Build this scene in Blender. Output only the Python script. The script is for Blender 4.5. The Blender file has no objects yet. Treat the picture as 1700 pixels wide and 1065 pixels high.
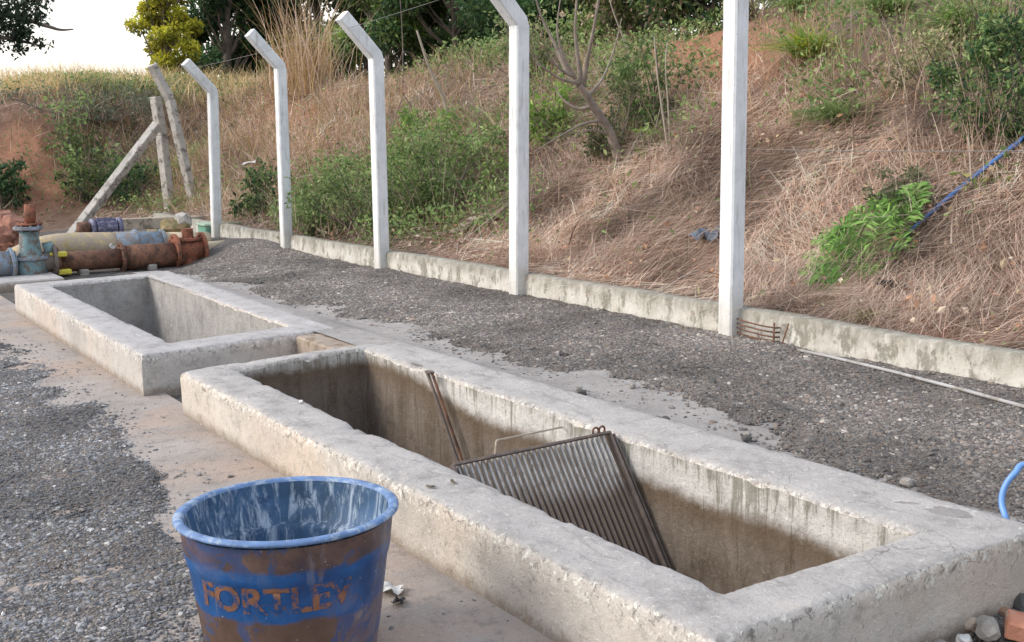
import bpy, math, random
import numpy as np
from mathutils import Vector, Matrix
random.seed(7); rng = np.random.default_rng(7)
sc = bpy.context.scene
COL = sc.collection
# ------------------------------------------------------------------ camera model (photo pixels 1700x1065)
YAW, PITCH, ROLL, FPX, CAMH = map(float, (34.3113, 9.6326, -0.9374, 1818.34, 1.55))
y_, p_, r_ = map(math.radians, (YAW, PITCH, ROLL))
FW = np.array([math.sin(y_)*math.cos(p_), math.cos(y_)*math.cos(p_), -math.sin(p_)])
_r0 = np.array([math.cos(y_), -math.sin(y_), 0.0]); _u0 = np.cross(_r0, FW)
RT = _r0*math.cos(r_)+_u0*math.sin(r_); UP = -_r0*math.sin(r_)+_u0*math.cos(r_)
CAM = np.array([0, 0, CAMH])
def ray(u, v): return FW*FPX + RT*(u-850) + UP*(532.5-v)
def atz(u, v, z=0.0): w = ray(u, v); return CAM + w*((z-CAMH)/w[2])
def aty(u, v, y): w = ray(u, v); return CAM + w*(y/w[1])
def atx(u, v, x): w = ray(u, v); return CAM + w*(x/w[0])
def proj(P):
    d = np.asarray(P)-CAM; z = d@FW
    z = np.where(z > .05, z, .05)
    return 850+FPX*(d@RT)/z, 532.5-FPX*(d@UP)/z, z
# ------------------------------------------------------------------ noise
def _h(ix, iy, iz, s):
    n = (ix*374761393 + iy*668265263 + iz*2147483647 + s*974634777) & 0xffffffff
    n = ((n ^ (n >> 13))*1274126177) & 0xffffffff
    n = ((n ^ (n >> 16))*2246822519) & 0xffffffff
    return ((n ^ (n >> 15)) & 0xffff)/65535.0
def vnoise(x, y, z=0.0, s=0):
    x, y, z = np.broadcast_arrays(np.asarray(x, float), np.asarray(y, float), np.asarray(z, float))
    ix, iy, iz = (np.floor(a).astype(np.int64) for a in (x, y, z))
    fx, fy, fz = x-ix, y-iy, z-iz
    fx, fy, fz = (a*a*(3-2*a) for a in (fx, fy, fz))
    out = 0
    for dx in (0, 1):
        for dy in (0, 1):
            for dz in (0, 1):
                w = (fx if dx else 1-fx)*(fy if dy else 1-fy)*(fz if dz else 1-fz)
                out = out + w*_h(ix+dx, iy+dy, iz+dz, s)
    return out*2-1
def fbm(x, y, z=0.0, s=0, o=3):
    t = 0; a = 1; f = 1
    for k in range(o): t = t + a*vnoise(np.asarray(x)*f, np.asarray(y)*f, np.asarray(z)*f, s+k*17); a *= .5; f *= 2.03
    return t
def sstep(a, b, x): t = np.clip((np.asarray(x, float)-a)/(b-a), 0, 1); return t*t*(3-2*t)
# ------------------------------------------------------------------ mesh + tagging helpers
def tag(o, label=None, cat=None, group=None, kind=None):
    for k, v in (('label', label), ('category', cat), ('group', group), ('kind', kind)):
        if v: o[k] = v
    return o
def mesh_np(name, V, F, mat, parent=None, smooth=False, col=None, loc=None):
    """V (n,3), F (m,k) array or list of arrays of constant k"""
    V = np.asarray(V, np.float32)
    Fs = F if isinstance(F, list) else [F]
    Fs = [np.asarray(f, np.int32) for f in Fs if len(f)]
    me = bpy.data.meshes.new(name)
    if loc is not None: V = V-np.asarray(loc, np.float32)
    me.vertices.add(len(V)); me.vertices.foreach_set('co', V.ravel())
    nl = sum(f.size for f in Fs); nf = sum(len(f) for f in Fs)
    me.loops.add(nl); me.loops.foreach_set('vertex_index', np.concatenate([f.ravel() for f in Fs]))
    me.polygons.add(nf)
    tot = np.concatenate([np.full(len(f), f.shape[1], np.int32) for f in Fs])
    st = np.zeros(nf, np.int32); st[1:] = np.cumsum(tot)[:-1]
    me.polygons.foreach_set('loop_start', st)
    me.update(calc_edges=True)
    me.polygons.foreach_set('use_smooth', np.full(nf, smooth, bool))
    if col is not None:
        a = me.color_attributes.new('Col', 'FLOAT_COLOR', 'POINT')
        c = np.ones((len(V), 4), np.float32); c[:, :3] = col; a.data.foreach_set('color', c.ravel())
    me.validate()
    if mat: me.materials.append(mat)
    o = bpy.data.objects.new(name, me); COL.objects.link(o)
    if loc is not None: o.location = tuple(float(a) for a in loc)
    if parent: o.parent = parent
    return o
def empty(name, loc=(0, 0, 0), rz=0):
    o = bpy.data.objects.new(name, None); COL.objects.link(o); o.location = tuple(float(a) for a in loc); o.rotation_euler = (0, 0, rz)
    o.empty_display_size = .1
    return o
class MB:
    def __init__(s): s.V = []; s.Q = []; s.T = []; s.C = []; s.n = 0
    def add(s, V, Q=None, T=None, c=None):
        V = np.asarray(V, float).reshape(-1, 3)
        if Q is not None and len(Q): s.Q.append(np.asarray(Q)+s.n)
        if T is not None and len(T): s.T.append(np.asarray(T)+s.n)
        s.V.append(V); s.n += len(V)
        s.C.append(np.broadcast_to(np.asarray(c if c is not None else (.5, .5, .5), float), V.shape)); return s
    def tube(s, pts, rad, n=8, cap=True, c=None):
        pts = np.asarray(pts, float); rad = np.broadcast_to(np.asarray(rad, float), (len(pts),))
        t = np.gradient(pts, axis=0); t /= np.linalg.norm(t, axis=1)[:, None]+1e-9
        a = np.array([0, 0, 1.]) if abs(t[0][2]) < .9 else np.array([1., 0, 0])
        V = []
        for i in range(len(pts)):
            a = a-t[i]*(a@t[i]); a /= np.linalg.norm(a)+1e-9; b = np.cross(t[i], a)
            th = np.linspace(0, 2*np.pi, n, endpoint=False)
            V.append(pts[i]+rad[i]*(np.cos(th)[:, None]*a+np.sin(th)[:, None]*b))
        V = np.concatenate(V); Q = []
        for i in range(len(pts)-1):
            for k in range(n): Q.append((i*n+k, i*n+(k+1) % n, (i+1)*n+(k+1) % n, (i+1)*n+k))
        T = []
        if cap:
            V = np.vstack([V, pts[0], pts[-1]]); m = len(V)
            for k in range(n): T.append((m-2, (k+1) % n, k)); T.append((m-1, (len(pts)-1)*n+k, (len(pts)-1)*n+(k+1) % n))
        return s.add(V, Q, T, c)
    def box(s, c0, sx, sy, sz, R=None, bev=0, c=None):
        """box centred at c0, optional bevel (chamfered edges)"""
        h = np.array([sx, sy, sz])/2.; b = min(bev, h.min()*.9)
        if b <= 0:
            V = np.array([[i, j, k] for i in (-1, 1) for j in (-1, 1) for k in (-1, 1)])*h
            Q = [(0, 1, 3, 2), (4, 6, 7, 5), (0, 4, 5, 1), (2, 3, 7, 6), (0, 2, 6, 4), (1, 5, 7, 3)]; T = []
        else:
            V = []; idx = {}
            for i in (-1, 1):
                for j in (-1, 1):
                    for k in (-1, 1):
                        for ax in range(3):
                            p = np.array([i, j, k])*(h-b); p[ax] = (i, j, k)[ax]*h[ax]; idx[(i, j, k, ax)] = len(V); V.append(p)
            Q = []; T = []
            for ax in range(3):
                o1, o2 = (ax+1) % 3, (ax+2) % 3
                for sg in (-1, 1):
                    q = []
                    for a_, b_ in ((-1, -1), (1, -1), (1, 1), (-1, 1)):
                        k = [0, 0, 0]; k[ax] = sg; k[o1] = a_; k[o2] = b_; q.append(idx[(*k, ax)])
                    Q.append(q if sg > 0 else q[::-1])
                for a_ in (-1, 1):
                    for b_ in (-1, 1):
                        q = []
                        for sg, fa in ((-1, o1), (1, o1), (1, o2), (-1, o2)):
                            k = [0, 0, 0]; k[ax] = sg; k[o1] = a_; k[o2] = b_; q.append(idx[(*k, fa)])
                        Q.append(q if a_*b_ > 0 else q[::-1])
            for i in (-1, 1):
                for j in (-1, 1):
                    for k in (-1, 1):
                        t = [idx[(i, j, k, a)] for a in range(3)]; T.append(t if i*j*k > 0 else t[::-1])
            V = np.array(V)
        if R is not None: V = V@np.asarray(R).T
        return s.add(V+np.asarray(c0, float), Q, T, c)
    def lathe(s, prof, n=48, c0=(0, 0, 0), R=None, c=None):
        V = []; th = np.linspace(0, 2*np.pi, n, endpoint=False)
        for r, z in prof: V.append(np.stack([r*np.cos(th), r*np.sin(th), np.full(n, z)], 1))
        V = np.concatenate(V); Q = []
        for i in range(len(prof)-1):
            for k in range(n): Q.append((i*n+k, i*n+(k+1) % n, (i+1)*n+(k+1) % n, (i+1)*n+k))
        if R is not None: V = V@np.asarray(R).T
        return s.add(V+np.asarray(c0, float), Q, None, c)
    def build(s, name, mat, parent=None, smooth=False, col=False, loc=None):
        V = np.concatenate(s.V); F = []
        if s.Q: F.append(np.concatenate(s.Q))
        if s.T: F.append(np.concatenate(s.T))
        if parent is not None and loc is None: loc_par = np.array(parent_loc(parent)); V = V-loc_par
        o = mesh_np(name, V, F, mat, parent, smooth, np.concatenate(s.C) if col else None, loc)
        return o
def parent_loc(p):
    v = Vector((0, 0, 0)); q = p
    while q is not None: v = v+q.location; q = q.parent
    return v
def axis_R(d):
    """rotation whose z column points along d"""
    d = np.asarray(d, float); d = d/np.linalg.norm(d)
    a = np.array([0, 0, 1.]) if abs(d[2]) < .95 else np.array([0, 1., 0])
    x = np.cross(a, d); x /= np.linalg.norm(x); y = np.cross(d, x)
    return np.stack([x, y, d], 1)
# ------------------------------------------------------------------ materials
def newmat(name):
    m = bpy.data.materials.new(name); m.use_nodes = True; nt = m.node_tree; nt.nodes.clear()
    out = nt.nodes.new('ShaderNodeOutputMaterial'); return m, nt, out
class NT:
    def __init__(s, nt): s.nt = nt; s.tc = None
    def n(s, typ, **kw):
        nd = s.nt.nodes.new(typ)
        for k, v in kw.items():
            if k.startswith('_'): setattr(nd, k[1:], v)
            else:
                key = k.replace('__', ' ')
                inp = nd.inputs[int(key[1:])] if key[0] == 'i' and key[1:].isdigit() else nd.inputs[key]
                if isinstance(v, bpy.types.NodeSocket): s.nt.links.new(v, inp)
                else: inp.default_value = v
        return nd
    def coord(s, kind='Object'):
        if s.tc is None: s.tc = s.nt.nodes.new('ShaderNodeTexCoord')
        return s.tc.outputs[kind]
    def noise(s, scale, det=4, rough=.55, vec=None, dist=0.0):
        return s.n('ShaderNodeTexNoise', Scale=scale, Detail=float(det), Roughness=rough, Distortion=dist, Vector=vec if vec else s.coord()).outputs['Fac']
    def scaled(s, v3, vec=None):
        return s.n('ShaderNodeMapping', Vector=vec if vec else s.coord(), Scale=v3).outputs[0]
    def ramp(s, fac, stops, interp='LINEAR'):
        nd = s.n('ShaderNodeValToRGB', Fac=fac); cr = nd.color_ramp; cr.interpolation = interp
        while len(cr.elements) < len(stops): cr.elements.new(.5)
        for e, (p, c) in zip(cr.elements, stops): e.position = p; e.color = (*c, 1) if len(c) == 3 else c
        return nd.outputs[0]
    def mr(s, val, a, b, c=0.0, d=1.0, smooth=True):
        return s.n('ShaderNodeMapRange', _interpolation_type='SMOOTHSTEP' if smooth else 'LINEAR', Value=val, i1=a, i2=b, i3=c, i4=d).outputs[0]
    def mix(s, fac, a, b, mode='MIX'):
        nd = s.nt.nodes.new('ShaderNodeMix'); nd.data_type = 'RGBA'; nd.blend_type = mode; nd.clamp_result = False
        for i, v in ((0, fac), (6, a), (7, b)):
            if isinstance(v, bpy.types.NodeSocket): s.nt.links.new(v, nd.inputs[i])
            else: nd.inputs[i].default_value = v if i == 0 else ((*v, 1) if len(v) == 3 else v)
        return nd.outputs[2]
    def math(s, op, a, b=0.0, clamp=False):
        nd = s.nt.nodes.new('ShaderNodeMath'); nd.operation = op; nd.use_clamp = clamp
        for i, v in ((0, a), (1, b)):
            if isinstance(v, bpy.types.NodeSocket): s.nt.links.new(v, nd.inputs[i])
            else: nd.inputs[i].default_value = v
        return nd.outputs[0]
    def sep(s, vec=None): return s.n('ShaderNodeSeparateXYZ', Vector=vec if vec else s.coord())
    def nt_warp(s, amt):
        nz = s.n('ShaderNodeTexNoise', Scale=2.5, Detail=5.0, Vector=s.coord()).outputs['Color']
        a = s.nt.nodes.new('ShaderNodeVectorMath'); a.operation = 'MULTIPLY_ADD'; s.nt.links.new(nz, a.inputs[0]); a.inputs[1].default_value = (amt, amt, amt); s.nt.links.new(s.coord(), a.inputs[2])
        return a.outputs[0]
    def bump(s, h, strength=.5, dist=.01, normal=None):
        kw = dict(Height=h, Strength=strength, Distance=dist)
        if normal: kw['Normal'] = normal
        return s.n('ShaderNodeBump', **kw).outputs[0]
    def bsdf(s, out, col, rough=.8, normal=None, metal=0.0, spec=.3, trans=None):
        p = s.nt.nodes.new('ShaderNodeBsdfPrincipled')
        for k, v in (('Base Color', col), ('Roughness', rough), ('Metallic', metal), ('Specular IOR Level', spec)):
            if isinstance(v, bpy.types.NodeSocket): s.nt.links.new(v, p.inputs[k])
            else: p.inputs[k].default_value = (*v, 1) if k == 'Base Color' else v
        if normal: s.nt.links.new(normal, p.inputs['Normal'])
        if trans:
            t = s.nt.nodes.new('ShaderNodeBsdfTranslucent'); mx = s.nt.nodes.new('ShaderNodeMixShader')
            if isinstance(col, bpy.types.NodeSocket): s.nt.links.new(col, t.inputs[0])
            else: t.inputs[0].default_value = (*col, 1)
            mx.inputs[0].default_value = trans
            s.nt.links.new(p.outputs[0], mx.inputs[1]); s.nt.links.new(t.outputs[0], mx.inputs[2]); s.nt.links.new(mx.outputs[0], out.inputs[0])
        else: s.nt.links.new(p.outputs[0], out.inputs[0])
def mat_leaf(name, trans=.3, rough=.6):
    m, nt, out = newmat(name); g = NT(nt)
    a = g.n('ShaderNodeAttribute', _attribute_name='Col').outputs[0]
    g.bsdf(out, a, rough, spec=.25, trans=trans); return m
def mat_plain(name, col, rough=.7, var=.25, scale=8, metal=0.0, dirt=None, dirtamt=.5, bump=.1, spec=.3):
    m, nt, out = newmat(name); g = NT(nt)
    n1 = g.noise(scale, 5); n2 = g.noise(scale*5, 4, .6)
    c = np.array(col)
    cc = g.ramp(n1, [(.3, tuple(c*(1-var))), (.7, tuple(np.clip(c*(1+var), 0, 1)))])
    if dirt: cc = g.mix(g.mr(g.noise(scale*1.7, 6, .65), .62-dirtamt*.3, .72-dirtamt*.2), cc, dirt)
    g.bsdf(out, cc, rough, g.bump(n2, bump, .01), metal, spec); return m
def mat_concrete(name, base, warm=None, speck=.5, bump=.5, dark=(.11, .10, .09), topgrey=None, rough_face=1.0):
    """weathered concrete: blotches, pores, grimy edges, fine cracks; greyer top"""
    m, nt, out = newmat(name); g = NT(nt); c = np.array(base)
    n1 = g.noise(1.7, 6, .62); n2 = g.noise(11, 8, .72); n3 = g.noise(75, 5, .7); n4 = g.noise(28, 7, .78, dist=.8)
    col = g.ramp(n1, [(.32, tuple(c*.76)), (.5, tuple(c)), (.7, tuple(np.clip(c*1.2, 0, .85)))])
    if warm: col = g.mix(g.mr(g.noise(1.1, 5, .6), .42, .62), col, warm)
    col = g.mix(g.mr(n2, .50, .66, 0, .6), col, tuple(c*.58))
    geo = g.nt.nodes.new('ShaderNodeNewGeometry'); nz = g.sep(geo.outputs['Normal']).outputs[2]
    z = g.sep().outputs[2]
    if topgrey:
        t_ = np.array(topgrey)
        tg = g.ramp(g.noise(4, 8, .75), [(.32, tuple(t_*.66)), (.48, topgrey), (.6, tuple(t_*1.12)), (.75, tuple(t_*np.array((1.42, 1.34, 1.22))))])
        tg = g.mix(g.mr(g.noise(1, 7, .8, vec=g.scaled((9, 3, 9)), dist=1.0), .53, .62, 0, .45), tg, tuple(t_*.5))
        topm = g.mr(g.math('ADD', nz, g.math('MULTIPLY', g.math('SUBTRACT', n4, .5), .8)), .5, .8)
        col = g.mix(topm, col, tg)
        # grimy, pitted arris just below and on the edge
        arr = g.math('MULTIPLY', g.mr(z, .165, .235), g.mr(nz, .985, .6))
        col = g.mix(g.math('MULTIPLY', g.math('MULTIPLY', arr, .7), g.mr(n4, .52, .60)), col, tuple(np.array(dark)*1.25))
        col = g.mix(g.math('MULTIPLY', arr, g.mr(g.noise(34, 6, .75), .54, .6)), col, tuple(np.clip(c*1.45, 0, .8)))
        # dirt rising from the foot
        foot = g.mr(g.math('ADD', z, g.math('MULTIPLY', g.math('SUBTRACT', n2, .5), .16)), .075, .0)
        col = g.mix(g.math('MULTIPLY', foot, .75), col, (.20, .155, .115))
    cr = g.n('ShaderNodeTexVoronoi', _feature='DISTANCE_TO_EDGE', Scale=1.6, Vector=g.nt_warp(.35))
    crack = g.math('MULTIPLY', g.mr(cr.outputs['Distance'], .005, .0005), g.mr(g.noise(1.9, 3, .5), .56, .66))
    col = g.mix(g.math('MULTIPLY', crack, .4), col, tuple(np.array(dark)*.8))
    col = g.mix(g.math('MULTIPLY', g.mr(n3, .58, .68), speck), col, dark)
    col = g.mix(g.math('MULTIPLY', g.mr(n4, .60, .68), speck), col, tuple(c*.42))
    lt = g.mr(g.noise(48, 6, .75, dist=.5), .57, .66)
    col = g.mix(g.math('MULTIPLY', lt, .5), col, tuple(np.clip(c*1.5, 0, .8)))
    hgt = g.math('ADD', g.math('MULTIPLY', n3, .6), g.math('MULTIPLY', n4, 1.3)); hgt = g.math('SUBTRACT', hgt, g.math('MULTIPLY', crack, .5))
    g.bsdf(out, col, .92, g.bump(hgt, bump, .022), spec=.15); return m

M = {}
M['curb'] = mat_concrete('rough_curb_concrete', (.58, .54, .49), warm=(.62, .535, .45), topgrey=(.435, .415, .40), bump=.6, speck=.5)
M['curb2'] = mat_concrete('smooth_curb_concrete', (.52, .49, .46), warm=(.56, .49, .43), topgrey=(.42, .405, .40), bump=.5, speck=.4)
M['pave'] = mat_concrete('stained_pavement_concrete', (.36, .325, .30), warm=(.41, .325, .27), bump=.5, speck=.6, dark=(.13, .11, .10))
M['pave2'] = mat_concrete('grey_pavement_concrete', (.34, .32, .305), bump=.5, speck=.7, dark=(.11, .10, .095))

def mat_basin(name, upper, lower, lower2, zsplit, wav, streak=.6, far=0.0):
    m, nt, out = newmat(name); g = NT(nt)
    sp = g.sep(); z = sp.outputs[2]; y = sp.outputs[1]
    st = g.noise(1.0, 7, .78, vec=g.scaled((26, 26, 1.7)), dist=.5)
    st2 = g.noise(1.0, 6, .75, vec=g.scaled((5, 5, 1.2)), dist=.8); fine = g.noise(70, 6, .75); blot = g.noise(6, 8, .75)
    w = g.math('MULTIPLY', g.math('SUBTRACT', g.noise(1.3, 5, .62), .5), wav)
    w = g.math('ADD', w, g.math('MULTIPLY', g.math('SUBTRACT', g.noise(16, 7, .75), .5), .09))
    zz = g.math('SUBTRACT', g.math('ADD', z, w), g.math('MULTIPLY', g.mr(y, .5, 1.7), far))
    up = g.ramp(blot, [(.35, tuple(np.array(upper)*.72)), (.5, upper), (.65, tuple(np.clip(np.array(upper)*1.2, 0, .8)))])
    rim = g.mr(z, .12, .25)
    up = g.mix(g.math('MULTIPLY', g.mr(g.math('ADD', g.math('ADD', st, g.math('MULTIPLY', rim, .08)), g.math('MULTIPLY', g.math('SUBTRACT', g.noise(2.3, 5, .65), .52), .55)), .53, .66), streak), up, (.17, .165, .12))
    up = g.mix(g.math('MULTIPLY', g.mr(fine, .55, .64), .6), up, tuple(np.array(upper)*.35))
    lo = g.ramp(st2, [(.3, lower2), (.5, lower), (.7, tuple(np.array(lower)*1.35))])
    lo = g.mix(g.mr(st, .50, .68, 0, .5), lo, tuple(np.array(lower2)*.6))
    lo = g.mix(g.math('MULTIPLY', g.mr(fine, .56, .64), .5), lo, tuple(np.array(lower)*1.9))
    lo = g.mix(g.math('MULTIPLY', g.mr(blot, .54, .64), .5), lo, tuple(np.array(lower2)*.75))
    edge = g.mr(zz, zsplit-.05, zsplit+.035)
    band = g.math('MULTIPLY', g.mr(zz, zsplit-.20, zsplit-.02), g.math('SUBTRACT', 1.0, edge))
    lo = g.mix(g.math('MULTIPLY', band, .65), lo, (.12, .08, .045))
    col = g.mix(edge, lo, up)
    g.bsdf(out, col, .85, g.bump(g.math('ADD', g.noise(30, 7, .75), g.math('MULTIPLY', st, .6)), .7, .02), spec=.2); return m
M['basin'] = mat_basin('stained_basin_plaster', (.60, .58, .55), (.20, .165, .135), (.12, .088, .06), .11, .14, .75, .10)
M['basin_far'] = mat_basin('clean_basin_plaster', (.40, .385, .37), (.31, .295, .285), (.25, .235, .22), -.5, .6, .2)

def mat_gravel(name, c0, c1, c2, sc_=70, red=None):
    m, nt, out = newmat(name); g = NT(nt)
    vo = g.n('ShaderNodeTexVoronoi', Scale=float(sc_), Vector=g.coord(), Randomness=1.0)
    rnd = g.sep(vo.outputs['Color']).outputs[0]
    col = g.ramp(rnd, [(.0, c0), (.5, c1), (.93, c1), (1.0, c2)])
    col = g.mix(g.mr(vo.outputs['Distance'], .3, .6), col, tuple(np.array(c0)*.75))
    big = g.noise(1.3, 5, .6)
    col = g.mix(g.mr(big, .45, .7, 0, .45), col, tuple(np.array(c0)*.9))
    if red: col = g.mix(g.mr(g.noise(2.1, 5, .6), .5, .72, 0, .6), col, red)
    dust = g.mr(g.noise(3.3, 8, .75, dist=.6), .52, .62, 0, .75)
    col = g.mix(dust, col, (.22, .195, .17))
    h = g.math('SUBTRACT', 1.0, vo.outputs['Distance'])
    g.bsdf(out, col, .9, g.bump(g.math('ADD', h, g.noise(40, 5, .7)), .8, .015), spec=.2); return m
M['gravel'] = mat_gravel('crushed_gravel', (.13, .12, .113), (.22, .20, .187), (.42, .40, .38), 95, red=(.21, .165, .135))
M['stone'] = mat_leaf('loose_stone', 0.0, .85)

def mat_soil():
    m, nt, out = newmat('red_soil'); g = NT(nt)
    a = g.n('ShaderNodeAttribute', _attribute_name='Col').outputs[0]
    n = g.noise(3.0, 7, .68); n2 = g.noise(18, 6, .7)
    col = g.mix(g.mr(n, .35, .7), g.mix(1.0, a, (.75, .72, .72), 'MULTIPLY'), a)
    col = g.mix(g.mr(n2, .5, .7, 0, .5), col, g.mix(1.0, a, (.62, .58, .58), 'MULTIPLY'))
    g.bsdf(out, col, .95, g.bump(g.math('ADD', n, n2), .9, .08), spec=.1); return m
M['soil'] = mat_soil()
M['leaf'] = mat_leaf('leaf_green', .35, .55)
M['straw'] = mat_leaf('straw', .25, .7)
M['bark'] = mat_plain('bark', (.17, .14, .12), .9, .35, 12, bump=.5)
M['bark_pale'] = mat_plain('dry_stem_bark', (.36, .31, .25), .9, .25, 12, bump=.4)

def mat_post():
    m, nt, out = newmat('whitewashed_concrete'); g = NT(nt)
    c = g.ramp(g.noise(6, 6, .6), [(.3, (.62, .64, .66)), (.6, (.77, .79, .81))])
    geo = g.nt.nodes.new('ShaderNodeNewGeometry')
    st = g.noise(1.0, 5, .7, vec=g.scaled((25, 25, 2.5)))
    c = g.mix(g.mr(st, .52, .68, 0, .55), c, (.36, .35, .33)); c = g.mix(g.mr(g.noise(2.2, 7, .75), .54, .66, 0, .35), c, (.50, .47, .42))
    z = g.sep().outputs[2]
    low = g.mr(g.math('ADD', z, g.math('MULTIPLY', g.noise(7, 5, .6), .35)), .62, .22)
    c = g.mix(g.math('MULTIPLY', low, .5), c, (.45, .42, .35))
    c = g.mix(g.mr(g.noise(55, 4, .7), .64, .72, 0, .6), c, (.3, .29, .27))
    g.bsdf(out, c, .85, g.bump(g.noise(35, 5, .7), .3, .01), spec=.2); return m
M['post'] = mat_post()
M['post_old'] = mat_plain('weathered_post_concrete', (.44, .42, .385), .9, .2, 6, dirt=(.2, .18, .16), dirtamt=.4, bump=.4)

def mat_lowwall():
    m, nt, out = newmat('mouldy_plaster'); g = NT(nt)
    z = g.sep().outputs[2]
    c = g.ramp(g.noise(4, 6, .65), [(.3, (.44, .42, .37)), (.55, (.58, .565, .52)), (.75, (.68, .67, .63))])
    st = g.noise(1.0, 6, .72, vec=g.scaled((16, 16, 3)))
    top = g.mr(g.math('ADD', z, g.math('MULTIPLY', g.math('SUBTRACT', st, .5), .35)), .27, .42)
    c = g.mix(g.math('MULTIPLY', top, .8), c, (.20, .19, .155))
    bot = g.mr(g.math('ADD', z, g.math('MULTIPLY', g.math('SUBTRACT', g.noise(6, 6, .7), .5), .25)), .25, .14)
    c = g.mix(g.math('MULTIPLY', bot, .8), c, (.16, .14, .115))
    c = g.mix(g.mr(g.noise(1.0, 6, .7, vec=g.scaled((9, 9, 5))), .50, .60, 0, .8), c, (.20, .19, .155))
    c = g.mix(g.mr(g.noise(50, 4, .7), .6, .7, 0, .5), c, (.12, .11, .09))
    g.bsdf(out, c, .92, g.bump(g.noise(24, 6, .7), .5, .015), spec=.15); return m
M['lowwall'] = mat_lowwall()
M['rust'] = mat_plain('rusted_steel', (.17, .085, .055), .8, .35, 9, dirt=(.08, .05, .04), dirtamt=.5, bump=.4)
M['rust_red'] = mat_plain('red_rusted_iron', (.26, .10, .06), .85, .3, 9, dirt=(.12, .06, .04), bump=.4)
def mat_bar():
    m, nt, out = newmat('galvanised_bar'); g = NT(nt)
    z = g.sep(g.coord('Object')).outputs[2]
    c = g.ramp(g.noise(9, 3, .5), [(.3, (.30, .29, .285)), (.7, (.46, .45, .44))])
    low = g.mr(g.math('ADD', z, g.math('MULTIPLY', g.math('SUBTRACT', g.noise(3, 3, .5), .5), .25)), -.12, -.24)
    c = g.mix(low, c, (.13, .10, .09)); c = g.mix(g.mr(g.noise(1, 5, .7, vec=g.scaled((60, 60, 9))), .52, .62, 0, .7), c, (.15, .11, .085))
    g.bsdf(out, c, .6, None, .1, .4); return m
M['steel'] = mat_bar()
M['steel_dark'] = mat_plain('dark_steel_frame', (.16, .13, .115), .65, .3, 12, metal=.3, dirt=(.25, .19, .15), dirtamt=.3, bump=.2)
M['bluepaint'] = mat_plain('faded_blue_paint', (.21, .28, .36), .7, .3, 8, dirt=(.22, .19, .17), dirtamt=.6)
M['tealpaint'] = mat_plain('teal_valve_paint', (.17, .27, .29), .7, .3, 8, dirt=(.15, .12, .10), dirtamt=.6)
M['purple'] = mat_plain('indigo_paint', (.13, .13, .21), .6, .3, 14, dirt=(.35, .33, .40), dirtamt=.4)
M['yellow'] = mat_plain('dusty_yellow_paint', (.48, .38, .20), .85, .3, 7, dirt=(.40, .33, .26), dirtamt=.8)
M['beige'] = mat_plain('dusty_beige_paint', (.56, .47, .33), .75, .15, 5, dirt=(.4, .33, .25), dirtamt=.4)
M['bright_yellow'] = mat_plain('bright_yellow_paint', (.68, .60, .08), .6, .12, 10, dirt=(.35, .3, .12), dirtamt=.2)
M['green'] = mat_plain('green_box_paint', (.13, .30, .22), .65, .2, 8, dirt=(.3, .36, .28), dirtamt=.3)
M['timber'] = mat_plain('grey_timber', (.42, .36, .29), .9, .25, 6, dirt=(.2, .17, .13), dirtamt=.4, bump=.4)
M['hose'] = mat_plain('light_blue_hose', (.13, .28, .60), .4, .1, 10, bump=.03, spec=.5)
M['bluepipe'] = mat_plain('blue_pvc', (.07, .18, .46), .45, .15, 6, dirt=(.16, .17, .22), dirtamt=.3, bump=.05)
M['pvc'] = mat_plain('grey_pvc', (.36, .36, .36), .5, .12, 6, dirt=(.25, .23, .21), dirtamt=.4, bump=.1)
M['brick'] = mat_plain('orange_brick', (.42, .19, .125), .9, .25, 14, dirt=(.35, .3, .25), dirtamt=.3, bump=.6)
M['rubble'] = mat_plain('grey_rubble', (.30, .28, .255), .9, .3, 14, bump=.6)
M['rubble_dark'] = mat_plain('dark_stone', (.09, .09, .085), .9, .3, 14, bump=.6)
M['plastic'] = mat_plain('pale_plastic', (.6, .6, .58), .5, .15, 10, dirt=(.3, .28, .25), dirtamt=.3)
M['wood_pale'] = mat_plain('bleached_wood', (.46, .38, .31), .9, .25, 10, dirt=(.2, .13, .1), dirtamt=.5, bump=.5)
M['rag'] = mat_plain('dusty_blue_cloth', (.13, .16, .20), .95, .35, 12, bump=.4)
M['black'] = mat_plain('black_rubber', (.025, .024, .026), .7, .3, 12)
M['wire'] = mat_plain('fence_wire', (.28, .26, .24), .6, .2, 10, metal=.6)

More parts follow.
